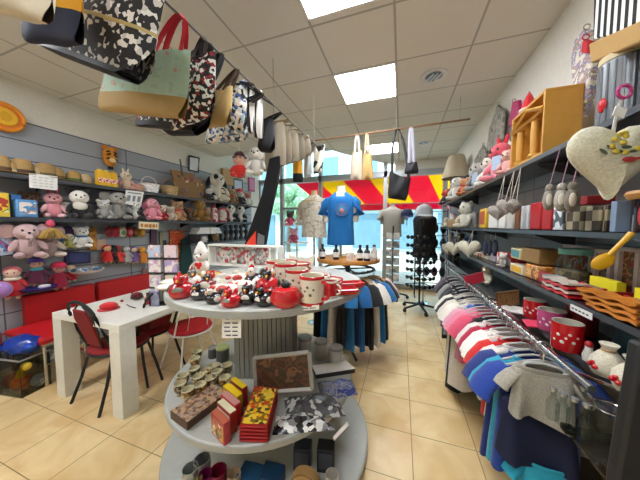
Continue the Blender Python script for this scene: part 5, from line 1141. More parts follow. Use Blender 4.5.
p = ls(84, ZM, -3.46); p.z = ZM - .12; plush('plush_panda', 'large black and white panda plush hanging in front of the left lower shelf', 'soft toy', Vector((-3.55, p.y, ZM + .003)), .34, LW - .3, '141416', 'e4e0d6', 'round', '141416', '141416', extra=lambda t: B().ball((0, -.12, .42), (.19, .12, .16)).build('belly', mat('e0dccf', .9, sheen=.3), t))
plush('plush_cat', 'light grey plush cat right of the panda', 'soft toy', ls(103, ZM, -3.56), .25, LW - .3, 'a8a6a0', 'c8c6c0', 'round', 'e0ded8')
plush('plush_koala', 'tall grey plush sitting right of the light grey cat', 'soft toy', ls(118, ZM, -3.56), .38, LW - .3, '8e8c86', 'a09e96', 'big', 'b8b6b0')
plush('plush_cow', 'black and white spotted plush cow below the price sheet', 'soft toy', ls(134, ZM, -3.55), .28, LW - .3, 'e0deda', 'e0deda', 'long', '1c1c1e', '2a2a2c', extra=patches('161618'))
plush('plush_rabbit', 'bright pink plush right of the spotted cow', 'soft toy', ls(151, ZM, -3.54), .34, LW - .3, 'e090a0', 'e8a0ac', 'long', 'e07c94')
plush('plush_bear', 'small cream plush with red vest right of the bright pink plush', 'soft toy', ls(161, ZM, -3.56), .25, LW - .3, 'b8242c', 'e0ccb8')
for px, h_, lb, bd, hd, ex in ((170, .24, 'white faced plush on the left lower shelf before the red scarf bear', 'd8d0c4', 'dccfbf', None), (177, .34, 'tan plush bear with a red scarf on the left lower shelf', 'c89c74', 'b8906a', scarf('d83c40')), (188, .24, 'small brown plush right of the red scarf bear', '5c3c28', '6c4830', None), (199, .42, 'golden brown tall plush bear on the left lower shelf', '8a6426', '94702e', None), (206, .28, 'small tan plush right of the golden bear', 'a8845c', 'b4906c', None)):
    plush('plush_bear', lb, 'soft toy', ls(px, ZM, -3.57), h_, LW - .4, bd, hd, extra=ex)
p = ls(214, ZM, -3.56); t = thing('pink_bottle', 'tall pink and white bottle-shaped toy on the left lower shelf', 'bottle', p); B().lathe([(0, 0), (.06, 0), (.07, .1), (.05, .25), (.02, .3), (0, .3)]).build('body', pat('noise', ['d890a0', 'e8d8d8', 'b83c54'], 12), t); B().cyl((0, 0, .3), (0, 0, .35), .022).build('cap', mat('a82840', .5), t)
for px, lb in ((222, 'white mug with red print on the left lower shelf'),): p = ls(px, ZM, -3.56); mug(lb, p, .28, .085, mat('dcd6cc', .3), mat('b8404c', .3), 0, None, mat('b84450', .4))
for px, lb in ((230, 'left one of two panda plush toys at the far end of the left lower shelf'), (240, 'right one of two panda plush toys at the far end of the left lower shelf')):
    plush('plush_panda', lb, 'soft toy', ls(px, ZM, -3.56), .4, LW - .5, 'd8d4cc', 'e0dcd4', 'round', '1a1a1c', '1a1a1c', extra=patches('1a1a1c'))
# hanging goods under the lower shelf
def lhang(name, lb, cat, px, m, th=.04, x=-3.76, part='pack', group=None, panel=None):
    pts = [at(a, b_, x=x) for a, b_ in px]; c = sum(pts, Vector()) / len(pts); t = thing(name, lb, cat, c, 0, group); P = [p - c for p in pts]
    B().slab(P, (-th, 0, 0)).build(part, m, t, bevel=.006)
    if panel: B().slab([p * .75 + Vector((.001, 0, 0)) for p in P], (.002, 0, 0)).build('front_panel', panel, t)
    top = max(P, key=lambda v: v.z); tc = Vector((-th / 2, sum(p.y for p in P) / len(P), top.z + .012)); B().torus(tc, .014, .003, RY(PI / 2), 12, 5).build('hang_loop', CHROME, t)
    return t
lhang('toy_box', 'pale blue and pink toy box hanging at the left edge below the lower shelf', 'box', [(-6, 227), (12, 228), (13.5, 254), (-6, 257)], mat('b4c8dc', .5), .1, -3.62, panel=pat('noise', ['d890b0', 'c8d8e8', '5c8cc0', 'b04c80'], 9))
plush('plush_elephant', 'big mauve plush elephant with large ears hanging below the left lower shelf', 'soft toy', Vector((-3.55, lp(27, 240, -3.55).y, 1.18)), .36, LW - .2, 'b89a98', 'c0a2a0', 'big', 'cfaeae', 'b89898')
plush('plush_elephant', 'second mauve plush elephant right behind the big one', 'soft toy', Vector((-3.62, lp(46, 240, -3.62).y, 1.16)), .36, LW + .1, 'a88c88', 'b09490', 'big', 'bc9c98', 'd8c8b8')
p = lp(51, 233, -3.5); t = thing('pompom_bundle', 'fan-shaped golden tassel bundle with a pink bow hanging from the left lower shelf', 'tassel', p, LW); b = B()
for i in range(13): a = (i - 6) * .17; b.tube([(0, 0, .05), (math.sin(a) * .06, -.02, .02), (math.sin(a) * .12, -.01 - .02 * (i % 2), -.055)], [.008, .016, .014], 7)
b.build('tassels', mat('a8843c', .8, sheen=.2), t); B().ball((0, 0, .1), (.035, .03, .04)).build('pink_bow', mat('d8506c', .8), t); B().tube([(0, 0, .05), (0, 0, .14)], .006).build('cord', mat('e0d8d0', .8), t)
for i, (x0, c_) in enumerate(((64, '5c3468'), (74, '8a4c9c'))): lhang('purple_pack', ('dark', 'lighter')[i] + ' purple pack hanging below the grey dog on the left wall', 'pack', [(x0, 226), (x0 + 9, 227), (x0 + 9, 240), (x0, 240)], mat(c_, .5), .03, -3.76, panel=mat(('7c5a8c', 'b080c0')[i], .5))
plush('plush_bear', 'white and blue plush hanging below the panda on the left wall', 'soft toy', Vector((-3.66, lp(82, 245, -3.66).y, 1.24)), .26, LW - .2, 'e4e2dc', 'e4e2dc', 'round', None, None, extra=scarf('2c6cb0'))
plush('plush_rabbit', 'green and yellow small plush left of the white and blue plush', 'soft toy', Vector((-3.66, lp(69, 245, -3.66).y, 1.24)), .18, LW - .2, 'a8a45c', 'c8c098', 'long', '3c78b0')
lhang('navy_pack', 'dark navy pack below the white and blue plush', 'pack', [(66, 252), (91, 252), (91, 263), (66, 264)], mat('22264c', .5), .04, -3.74, panel=mat('343a70', .5))
lhang('orange_pack', 'long orange pack hanging right of the white and blue plush', 'pack', [(88, 227), (97, 228), (97, 250), (90, 250)], pat('noise', ['b4781c', '8c5a18', 'c89030'], 20, .6), .03)
lhang('beige_card', 'beige hanging card right of the long orange pack', 'card', [(97, 240), (106, 239), (106, 249), (97, 250)], mat('c8a48c', .6), .015)
for i, (px, c_, c2) in enumerate(((109.5, '8a1c24', '5c1018'), (116, 'b4182c', '7c1020'), (122.5, 'd0ccb8', '3c7c4c'), (129.5, 'b82438', 'e07c90'), (142, 'c88a1c', 'e8b83c'), (135, '6c3c24', 'a8743c'))):
    p = lp(px, 232, -3.75); t = thing('rosette', 'round badge toy %s in the row under the left shelf' % ('dark red, first', 'red, second', 'white and green, third', 'red with pink centre, fourth', 'yellow, sixth', 'brown, fifth')[i], 'toy', p, LW)
    B().ball((0, 0, 0), (.05, .03, .075)).build('body', mat(c_, .6), t); B().ball((0, -.025, -.01), (.03, .012, .035)).build('centre', mat(c2, .6), t); B().torus((0, 0, .085), .012, .003, RX(PI / 2), 12, 5).build('hang_loop', CHROME, t)
for i, (px, c_, hd) in enumerate(((108, 'c4201c', 'e0b088'), (114, '141416', '141416'), (118.5, 'd03024', '7c4a34'), (127, 'a8a8a4', 'c8c8c4'), (134.5, '6c4c84', 'd8b8a8'), (143, 'd8861c', 'e8a83c'), (149, '9a9ca0', 'c4c4c4'))):
    p = lp(px, 263, -3.72); doll('string puppet, %s, lower hanging row' % ('red with fair head at the left end', 'all black', 'red with dark head', 'grey', 'purple with fair head', 'orange', 'pale grey at the right end')[i], p, .26, LW - .2, c_, hd, c_, None, None, 'string puppets on the left wall')
doll('rag doll in red skirt and cream top with pink hair at the far left', lp(14, 298, -3.7), .34, LW - .5, 'b81c24', 'e0b8a0', 'b8545c', None, 'e0d4b8')
doll('rag doll with purple hat and dark dress above the red bench back', lp(38, 285, -3.7), .30, LW - .3, '5c1c3c', 'd8a88c', '6c2c3c', '4c3494', '3c9ca8')
doll('rag doll with pink hat and crimson dress above the red bench back', lp(60, 289, -3.7), .31, LW - .3, 'a0203c', 'd89c90', 'a82848', 'e02858')
doll('small red rag doll beside the white tray', lp(72, 281, -3.72), .2, LW - .3, 'c0242c', 'e8d0b8', 'd8b48c')
p = lp(87, 272, -3.62); t = thing('white_tray', 'round white tray of blue and white trinkets hung on the left wall', 'tray', p); B().lathe([(0, 0), (.13, 0), (.16, .03), (.15, .03), (.12, .01), (0, .01)], n=26).build('tray', WHITE, t)
b = B(); [b.ball((random.uniform(-.09, .09), random.uniform(-.09, .09), .03), (.028, .03, .026), 8, 6) for i in range(9)]; b.build('trinkets', pat('cells', ['2c6cac', 'e0e4e8', '3c5c7c', 'd8d0b8'], 18), t)
p = lp(39, 289, -3.6); t = thing('purple_tray', 'dark purple tray with white trinkets below the purple-hat doll', 'tray', p); B().lathe([(0, 0), (.12, 0), (.14, .02), (.13, .02), (0, .008)], n=24).build('tray', mat('2c2470', .5), t); B().ball((.03, .03, .025), (.04, .05, .02)).build('trinkets', mat('d8d4dc', .6), t)
t = thing('purple_ball', 'lilac plush ball at the left edge next to the red skirt doll', 'ball', lp(0, 290, -3.6)); B().ball((0, 0, 0), .08).build('ball', mat('a87cc0', .8, sheen=.3), t); B().ball((.05, -.02, .05), .02).build('tuft', mat('c8a8d8', .8), t)
for px0, px1, y0, y1, lb, m in ((151, 157, 228, 262, 'dark purple hanging pack behind the card rack', mat('4c2844', .5)), (160, 164, 232, 262, 'beige hanging pack behind the card rack', mat('8c8468', .6)), (170, 184, 230, 262, 'orange and red hanging pack right of the card rack', pat('noise', ['a83418', 'd85c20', '7c2414', 'e08030'], 14, .5)), (143, 149, 268, 276, 'small grey and red pack above the red bench back', mat('8c7470', .5))):
    lhang('hanging_pack', lb, 'pack', [(px0, y0), (px1, y0 + .5), (px1, y1), (px0, y1)], m, .03, -3.78, panel=None)
lhang('teal_apron', 'dark teal apron hanging right of the orange pack', 'apron', [(182, 240), (186, 238), (190, 240), (193, 262), (192, 285), (181, 285)], mat('12393a', .8), .04, -3.72, 'cloth')
# small far shelf with folded goods
t = thing('wall_shelf', 'short shelf under the far left lower shelf with stacked papers and small goods', 'shelf', (0, 0, 1.19)); pa, pb = lp(190, 240, -3.5), lp(252, 240, -3.5)
B().box((-3.66, (pa.y + pb.y) / 2, -.012), (.32, pb.y - pa.y, .02)).build('board', shelfm, t); B().box((-3.502, (pa.y + pb.y) / 2, -.02), (.006, pb.y - pa.y, .035)).build('front_edge', mat('3c3e42', .35), t)
def lsz(px, z, x=-3.6): p = at(px, 225, x=x); p.z = z + .002; return p
for k in range(4): p = lsz(206, 1.19 + .16 + .03 * k, -3.62); t = thing('paper_pile', '%s of the white paper bundles stacked under the far left shelf' % ('lowest', 'second', 'third', 'topmost')[k], 'paper', p + Vector((0, 0, 0)), LW); B().box((0, 0, .012), (.62 - .04 * k, .2, .024)).build('sheets', PAPER, t); B().box((0, 0, .012), (.03, .204, .026)).build('band', mat('b8b0a0', .6), t)
p = lsz(206, 1.19); t = thing('drawer_box', 'dark open box carrying the white paper bundles', 'box', p, LW); b = B(); b.box((0, 0, .152), (.64, .22, .012)).box((-.31, 0, .073), (.014, .22, .146)).box((.31, 0, .073), (.014, .22, .146)); b.build('box', DGREY, t); B().box((0, .1, .073), (.6, .01, .14)).build('back', mat('2a2a2c', .6), t)
p = lsz(203, 1.19, -3.55); mug('white patterned mug under the white paper bundles', p, .12, .07, mat('d0ccc8', .4), mat('8c8a90', .4), 0, None, mat('7c7a80', .5))
plush('plush_dog', 'brown plush under the far left shelf right of the white mug', 'soft toy', lsz(215, 1.19, -3.56), .2, LW - .5, '8c7048', 'a0845c', 'long')
for i, px in enumerate((226, 231, 236, 241, 246)):
    p = lsz(px, 1.19, -3.56); t = thing('black_figurine', '%s of five black wire figurines at the far left end' % ('first', 'second', 'third', 'fourth', 'fifth')[i], 'figurine', p, LW - .4, 'black wire figurines'); B().lathe([(0, 0), (.07, 0), (.06, .02), (.03, .1), (.06, .18), (.02, .24), (0, .25)]).build('body', mat('222428', .4), t); B().ball((0, 0, .29), .05).build('head', mat('3a3c40', .4), t)
# red bench along the left wall
for i, (pa, pb) in enumerate(((24, 97), (99, 152))):
    a, c = at(pa, 300, x=-3.72), at(pb, 300, x=-3.72); t = thing('padded_panel', ('red upholstered wall panel behind the near part of the white table', 'red upholstered wall panel behind the far part of the white table')[i], 'bench', (-3.77, (a.y + c.y) / 2, .42))
    w_ = c.y - a.y - .02; B().box((0, 0, .17), (.09, w_, .34)).build('cushion', mat('c01218', .55), t, bevel=.015); B().box((-.045, 0, .01), (.01, w_, .02)).build('rail', DGREY, t); B().tube([(.046, -w_ / 2, .33), (.046, w_ / 2, .33)], .006, 5).build('piping', mat('9c0e14', .6), t)
t = thing('bench', 'low red padded bench with chrome legs at the left wall under the dolls', 'bench', (-3.40, 1.36, 0)); B().box((0, 0, .435), (.64, .38, .06)).build('seat', mat('c4121a', .55), t, bevel=.02); B().box((0, 0, .395), (.6, .34, .025)).build('seat_frame', mat('b8a890', .5), t)
for sx in (-1, 1):
    for sy in (-1, 1): B().cyl((sx * .28, sy * .15, 0), (sx * .28, sy * .15, .39), .014).build('leg', CHROME, t)
B().box((0, 0, .2), (.56, .3, .012)).build('lower_rack', CHROME, t)
for k in range(4): p = Vector((-3.36, 1.36, .208 + .022 * k)); t = thing('magazine', '%s of the white magazines on the rack under the red bench' % ('lowest', 'second', 'third', 'topmost')[k], 'magazine', p, .1 * k); B().box((0, 0, .01), (.36, .22, .019)).build('pages', PAPER, t); B().box((0, 0, .02), (.36, .22, .0015)).build('cover', mat(('c8c4bc', 'b8bcc4', 'd0c8c0', 'd8d8d4')[k], .4), t)
t = thing('bench', 'dim red padded stool seat at the left edge of the photo', 'bench', (-3.55, .83, 0)); B().box((0, 0, .5), (.42, .44, .12)).build('seat', mat('8c2424', .6), t, bevel=.02)
for sx in (-1, 1):
    for sy in (-1, 1): B().cyl((sx * .17, sy * .2, 0), (sx * .17, sy * .2, .44), .016).build('leg', DGREY, t)
# clear bins of toys
p = at(21, 392, z=0)
def crate_bin(c, w_, d_, h_, lb):
    t = thing('clear_bin', lb, 'bin', c, .15); b = B(); b.box((0, 0, .006), (w_, d_, .012)); 
    b.box((0, -d_ / 2, h_ / 2), (w_, .006, h_)).box((0, d_ / 2, h_ / 2), (w_, .006, h_)).box((-w_ / 2, 0, h_ / 2), (.006, d_, h_)).box((w_ / 2, 0, h_ / 2), (.006, d_, h_)); b.build('tub', glass('e4e6e2', .2, .93), t)
    B().tube([(-w_ / 2, -d_ / 2, h_), (w_ / 2, -d_ / 2, h_), (w_ / 2, d_ / 2, h_), (-w_ / 2, d_ / 2, h_), (-w_ / 2, -d_ / 2, h_)], .008, 5).build('rim', mat('9c9a94', .4), t)
cb = at(22, 392, z=0) + Vector((-.05, .03, 0)); crate_bin(cb, .32, .2, .33, 'clear plastic bin of toys on the floor at the left below the blue ball')
for dx, dy, r, c_, lb in ((-.08, -.02, .075, '7c2420', 'dark red toy ball at the bottom of the clear bin'), (.03, -.02, .07, 'd8641c', 'orange toy ball in the middle of the clear bin'), (.10, .06, .055, '9aa4a8', 'grey toy ball at the right of the clear bin')):
    p = cb + Vector((dx, dy, .013 + r)); t = thing('toy_ball', lb, 'ball', p); B().ball((0, 0, 0), r, 18, 11).build('ball', mat(c_, .4), t); B().torus((0, 0, 0), r * 1.0, .004, RX(.6)).build('seam', mat('5c4030', .5), t)
p = cb + Vector((.09, -.03, .2)); t = thing('toy_baton', 'yellow toy baton leaning inside the clear bin', 'toy', p); B().tube([(-.06, 0, -.06), (0, 0, 0), (.06, .0, .06)], [.03, .035, .03], 12).build('baton', mat('d8b01c', .4), t); B().ball((.06, 0, .06), .036).build('tip', mat('e0bc30', .4), t)
p = cb + Vector((0, .01, .332)); t = thing('blue_bag', 'glossy bright blue plastic bag bulging on top of the clear bin', 'bag', p, .2)
b = B(); g = bmesh.ops.create_icosphere(b.bm, subdivisions=4, radius=1)['verts']
for v in g: n_ = v.co.normalized(); f = 1 + .08 * math.sin(n_.x * 9 + n_.y * 4) * math.cos(n_.z * 7 + n_.x * 5); v.co = Vector((n_.x * .17 * f, n_.y * .105 * f, .085 + n_.z * .085 * f))
b.build('bag', mat('0e3c9c', .2, coat=.4), t, smooth=80); B().ball((.16, -.05, .1), (.05, .04, .03)).build('knot', mat('1448b0', .2), t)
p = at(2, 388, z=0); t = thing('cardboard_box', 'small brown cardboard box on the floor at the left edge', 'box', (-3.32, .72, 0), .1); B().box((0, 0, .1), (.25, .25, .2)).build('carton', mat('8c6c34', .8), t); B().box((.0, 0, .2015), (.25, .05, .003)).build('tape', mat('a88850', .5), t)
p = at(4, 398, z=0); t = thing('black_shoe', 'dark flat shoe-like object on the floor at the left edge', 'shoe', (-2.78, .70, 0), .4); B().ball((0, 0, .02), (.09, .045, .03)).build('upper', BLACK, t); B().box((0, 0, .006), (.16, .07, .012)).build('sole', DGREY, t)
# ================================================================== HANGING FROM THE CEILING
RLX, RLZ = -.975, 2.46
t = thing('hanging_rail', 'thin dark rail under the ceiling that the bags on the left hang from', 'rail', (RLX, 1.3, RLZ)); B().tube([(0, -1.2, 0), (0, 1.55, 0)], .006, 8).build('tube', mat('4c463e', .4), t)
for y in (-1.0, 1.35): B().tube([(0, y, 0), (0, y, ZC - RLZ)], .003, 5).build('wire', mat('8a867c', .4), t)
bw = pat('cells', ['131315', 'e4e2dc', '1b1b1d', '101012', 'c8c6c0', '18181a'], 58, .7)
tote('shoulder_bag', 'cream canvas bag cut by the top left corner of the photo', 'bag', [(-14, -26), (54, -30), (51, 24), (-16, 10)], .34, .05, mat('c8bda4', .85), mat('9c8c70', .8), Vector((RLX, .34, RLZ)), sag=.01)
tote('two_tone_bag', 'navy bag with yellow upper half hanging behind the cream canvas bag', 'bag', [(22, -34), (80, -36), (83, 44), (24, 42)], .50, .06, mat('dc9e1c', .85), mat('1a2140', .8), Vector((RLX, .50, RLZ)), mat('161c34', .85), .4, sag=.01)
tote('print_duffel', 'large black and white newspaper-print bag with a zip, top left of the photo', 'bag', [(58, -22), (166, -6), (147, 87), (38, 47)], .68, .14, bw, mat('17171a', .7), Vector((RLX, .68, RLZ)), mat('141416', .6), .07, rnd=.34, hspan=(.35, .8), zip_=(mat('b8a468', .5), (.42, .46)), sag=.02)
mint = pat('noise', ['9fb8a4', 'aac3b0', 'a6bfaa', 'c88c80', 'a4bca8'], 15, .85, [0, .4, .5, .63, .67])
tote('mint_tote', 'mint green tote with tan bottom and red handles hanging at the top left', 'bag', [(109, 50), (191, 50), (187, 119), (97, 110)], .88, .08, mint, mat('b01828', .8), Vector((RLX, .88, RLZ)), mat('a88a54', .85), .3, hw=.013, hspan=(.62, .92), sag=.02)
redp = pat('cells', ['121214', 'dcdad4', '141416', '8c1820', '0f0f11', 'e0ded8'], 64, .75)
tote('print_tote', 'black, white and red print tote right behind the mint tote', 'bag', [(190, 58), (216, 52), (214, 112), (170, 132)], 1.02, .08, redp, mat('2c2420', .7), Vector((RLX, 1.02, RLZ)), sag=.02)
tote('print_tote', 'black and white print tote with red edge, lower part showing under the mint tote', 'bag', [(150, 80), (200, 74), (198, 132), (134, 126)], 1.06, .07, redp, mat('1c1a1a', .7), Vector((RLX, 1.06, RLZ)), base=mat('131315', .7), frac=.12, sag=.02)
tote('black_bag', 'black bag whose rounded bottom shows under the print totes', 'bag', [(172, 100), (214, 92), (208, 134), (160, 136)], 1.14, .09, mat('111113', .7), mat('151517', .6), Vector((RLX, 1.14, RLZ)), sag=.02, rnd=.5)
tote('tan_tote', 'plain tan tote with brown handles right of the red print tote', 'bag', [(215, 90), (233, 86), (229, 124), (207, 128)], 1.28, .08, mat('b0935c', .85), mat('4a3828', .7), Vector((RLX, 1.28, RLZ)), sag=.02)
citp = pat('cells', ['d8d8d0', '8c9ca0', '3c5890', 'b8b8b0', '1c1c20', 'd0c0a8'], 48, .8)
tote('city_print_tote', 'white tote with blue and grey city print right of the tan tote', 'bag', [(233, 84), (246, 80), (246, 130), (222, 138)], 1.44, .09, citp, mat('2a2c30', .7), Vector((RLX, 1.44, RLZ)), sag=.02)
tote('city_print_tote', 'wide white and blue print bag whose bottom hangs lowest behind the tan tote', 'bag', [(212, 112), (250, 104), (248, 140), (204, 144)], 1.56, .09, citp, mat('2a2c30', .7), Vector((RLX, 1.56, RLZ)), sag=.02)
tote('striped_tote', 'narrow black and white striped tote hanging near the rail middle', 'bag', [(247, 86), (254, 84), (254, 132), (245, 134)], 1.58, .06, pat('stripes', ['141416', 'e0ddd4'], 7, .8, [0, .5]), mat('1a1a1c', .7), Vector((RLX, 1.58, RLZ)), sag=.02)
tote('striped_tote', 'white tote with black band right of the narrow striped tote', 'bag', [(255, 92), (262, 90), (263, 138), (254, 138)], 1.74, .06, pat('stripes', ['dcd8cf', 'e4e0d8', '1a1a1c'], 4, .8), mat('1a1a1c', .7), Vector((RLX, 1.74, RLZ)), sag=.02)
tote('black_pouch_bag', 'black round-bottomed bag with long straps above the black folded banner', 'bag', [(263, 122), (273, 116), (275, 152), (257, 152)], 1.86, .12, mat('17171a', .8), mat('141416', .8), Vector((RLX, 1.86, RLZ)), sag=.01, rnd=.5)
bg_ = ['958a76', '8a7f6b', '9b907c', '837966', '938875']
for i, (a, c, e, f, y) in enumerate(((272, 122, 286, 170, 2.0), (279, 126, 292, 168, 2.12), (286, 130, 299, 166, 2.24), (293, 134, 305, 164, 2.36), (300, 138, 311, 160, 2.48))):
    tote('canvas_tote', 'beige canvas tote, %s in the beige row hanging beside the black banner' % ('nearest', 'second', 'middle', 'fourth', 'farthest')[i], 'bag', [(a - 8, c), (e - 2, c - 3), (e + 2, f - 6), (a - 7, f)], y, .07, mat(bg_[i], .9), mat('a89878', .8), Vector((RLX, y, RLZ)), sag=.02)
tote('two_tone_pouch', 'small orange-yellow pouch with black bottom hanging behind the beige row', 'bag', [(293, 158), (302, 158), (303, 182), (293, 182)], 2.62, .06, mat('d8981c', .85), mat('3c3020', .7), Vector((RLX, 2.62, RLZ)), mat('141416', .8), .35, sag=.01)
tote('pale_pouch', 'pale blue-grey pouch right of the orange-yellow pouch', 'bag', [(304, 152), (312, 150), (312, 176), (304, 178)], 2.7, .06, mat('b8c0bc', .8), mat('8c8c84', .7), Vector((RLX, 2.7, RLZ)), sag=.01)
tote('spotted_pouch', 'white pouch with black spots hanging by the window end of the bag row', 'bag', [(314, 146), (325, 144), (322, 172), (313, 174)], 2.8, .06, pat('cells', ['d8d0bc', 'd8d0bc', '1a1a1c', 'dcd4c0'], 14, .8), mat('8c7c5c', .7), Vector((RLX, 2.8, RLZ)), sag=.01)
# folded black banner
P = [at(a, b_, y=1.95) for a, b_ in ((269, 158), (279, 155), (277, 180), (269, 216), (264, 248), (243, 247), (248, 232), (261, 195))]; c = sum(P, Vector()) / 8
t = thing('folded_banner', 'long black folded banner with red-orange and grey triangles hanging in front of the back shelves', 'banner', c)
B().slab([p - c for p in P], (0, .05, 0)).build('cloth', mat('0b0b0c', .95), t, bevel=.012)
Q = [at(a, b_, y=1.945) - c for a, b_ in ((256, 231), (256, 247), (244, 246.5))]; B().slab(Q, (0, -.004, 0)).build('red_triangle', mat('e0402c', .8), t)
Q = [at(a, b_, y=1.945) - c for a, b_ in ((258, 233), (264.5, 236), (264, 247), (257, 247))]; B().slab(Q, (0, -.004, 0)).build('grey_panel', mat('6a6a6c', .8), t)
tp = at(274, 156, y=1.97) - c; B().tube([tp, Vector((tp.x, tp.y, ZC - c.z))], .002, 5).build('cord', mat('5c5850', .6), t)
# wooden pole across, with bags
pl, prr = at(312, 141, z=2.72), at(478, 118, z=2.72); ym_ = (pl.y + prr.y) / 2; prr.y = pl.y = ym_ + .1
t = thing('wooden_pole', 'thin brown wooden pole hanging across the ceiling in front of the shop window', 'pole', (0, ym_, 2.72)); B().tube([(at(312, 141, y=ym_).x, 0, at(312, 141, y=ym_).z - 2.72), (at(470, 119, y=ym_).x, 0, at(470, 119, y=ym_).z - 2.72)], .012, 8).build('pole', mat('7c5c40', .6), t)
for px in (330, 396, 460): q = at(px, 140 - (px - 312) * .14, y=ym_); B().tube([(q.x, 0, q.z - 2.72), (q.x, 0, ZC - 2.72)], .003, 5).build('wire', mat('a8a49c', .5), t)
tote('pale_tote', 'pale cream tote with long handles hanging in front of the window header', 'bag', [(352, 152), (362, 150), (363, 180), (350, 179)], ym_ + .02, .07, mat('c8b8a0', .85), mat('b8b0a4', .7), at(357, 134.7, y=ym_), sag=.02)
tote('straw_tote', 'straw-coloured tote hanging right beside the pale cream tote', 'bag', [(363, 154), (371, 152), (374, 179), (362, 180)], ym_ - .02, .07, mat('c09c60', .85), mat('a89070', .7), at(367, 133.4, y=ym_), sag=.02)
tote('crossbody_bag', 'black cross-body bag with a long strap hanging in front of the awning', 'bag', [(390, 171), (411, 178), (407, 201), (387, 198)], ym_ , .08, mat('0e0e10', .7), mat('121214', .6), at(398, 129.0, y=ym_), hspan=(.1, .9), sag=.02, hw=.016)
tote('drawstring_bag', 'small dark grey drawstring bag right of the black cross-body bag', 'bag', [(406, 164), (417, 162), (419, 173), (404, 174)], ym_ , .14, mat('26262a', .75), mat('9c9aa4', .6), at(411, 127.2, y=ym_), hspan=(.3, .7), sag=.0, hw=.02)
# ================================================================== FAR END BY THE WINDOW
def stand(x, y, h, lb, lbcat='rack'):
    t = thing('display_stand', lb, lbcat, (x, y, 0)); B().cyl((0, 0, .1), (0, 0, h), .016).build('pole', BLACK, t)
    for k in range(5):
        a = 2 * PI * k / 5; B().tube([(0, 0, .12), (math.cos(a) * .3, math.sin(a) * .3, .07)], .018).build('foot', BLACK, t); B().ball((math.cos(a) * .3, math.sin(a) * .3, .035), .035, 10, 7).build('caster', BLACK, t)
    return t
t = stand(.33, 4.5, 1.6, 'black revolving sunglasses stand on a star base with casters near the window')
b = B()
for k in range(7):
    z = .45 + .14 * k
    for s in range(4):
        a = s * PI / 2 + .4; c = Vector((math.cos(a) * .16, math.sin(a) * .16, z)); b.box(c, (.012, .3, .012), a)
b.build('shelf_bars', BLACK, t)
for k in range(7):
    for s, a in enumerate((-PI / 2 - .9, -PI / 2, -PI / 2 + .9)):
        g = thing('sunglasses', 'dark sunglasses, %s one on level %s of the stand from below' % (('left', 'middle', 'right')[s], ('one', 'two', 'three', 'four', 'five', 'six', 'seven')[k]), 'sunglasses', (.33 + math.cos(a) * .23, 4.5 + math.sin(a) * .23, .47 + .14 * k), a + PI / 2, 'sunglasses on the stand')
        B().ball((-.05, 0, 0), (.045, .012, .035), 10, 6).build('lens', mat('15151c', .15), g); B().ball((.05, 0, 0), (.045, .012, .035), 10, 6).build('lens', mat('15151c', .15), g); B().tube([(-.09, 0, .02), (0, -.008, .015), (.09, 0, .02)], .006, 5).build('bridge', BLACK, g)
t = stand(-.15, 5.15, 1.5, 'grey wire postcard stand on casters left of the sunglasses stand'); wr = mat('9a9a98', .4, .5)
for k in range(6):
    for s in (-1, 1):
        B().box((s * .07, -.1, .45 + .17 * k), (.12, .02, .13)).build('card', pat('cells', [('c8d0d4', '8c9ca4'), ('c8a89c', 'a8b8c0'), ('b0b8a0', '7c8488')][(k + (s > 0)) % 3] + ('dcd8d0',), 14, .5), t); B().box((s * .07, -.11, .38 + .17 * k), (.13, .05, .008)).build('card_tray', wr, t)
t = None
q = at(426, 214, y=4.75); bust('tank_mannequin', 'dark mannequin torso wearing a black tank top by the window', Vector((q.x, 4.95, .0)), at(426, 210, y=4.95).z, .42, mat('17181e', .85), mat('4a4038', .5), .1, False, False, .9, True, None, 'black tank top on the dark mannequin by the window', 'top')
def cap(px, py, y, lb, c_, wpx, under=None):
    p = at(px, py, y=y); r = wpx * mpp(p) / 2; t = thing('baseball_cap', lb, 'cap', p, .1, None, r)
    B().lathe([(1, -.3), (.98, .2), (.75, .75), (.3, 1.0), (0, 1.02)], n=22).build('crown', mat(c_, .8), t); B().ball((0, -1.05, -.28), (.8, .7, .09), 16, 7, RX(.25)).build('brim', mat(under or c_, .8), t); B().ball((0, 0, 1.04), .1, 8, 6).build('button', mat(c_, .8), t)
    B().cyl((0, 0, -.3), (0, .1, -(p.z - 1.5) / r if p.z > 1.5 else -1.2), .06, None, 8).build('holder_rod', DGREY, t)
    return t
cap(424, 213, 4.4, 'light grey cap displayed above the black tank top by the window', 'b8bcc0', 17); cap(407, 215, 4.6, 'navy cap displayed left of the light grey cap by the window', '1c2448', 12)
plush('plush_bear', 'small dark plush at the foot of the right wall shelf end near the window', 'soft toy', Vector((.80, 5.1, 1.912)), .28, RW + .4, '20263c', 'd0543c')
q = at(392, 230, y=5.3); bust('torso_mannequin', 'grey torso mannequin in a pale top left of the sunglasses stand', Vector((q.x, 5.3, 0)), 1.98, .4, mat('a09c90', .9), mat('8c8478', .6), .2, False, True, .7, True, None, 'pale grey top on the mannequin left of the sunglasses stand')
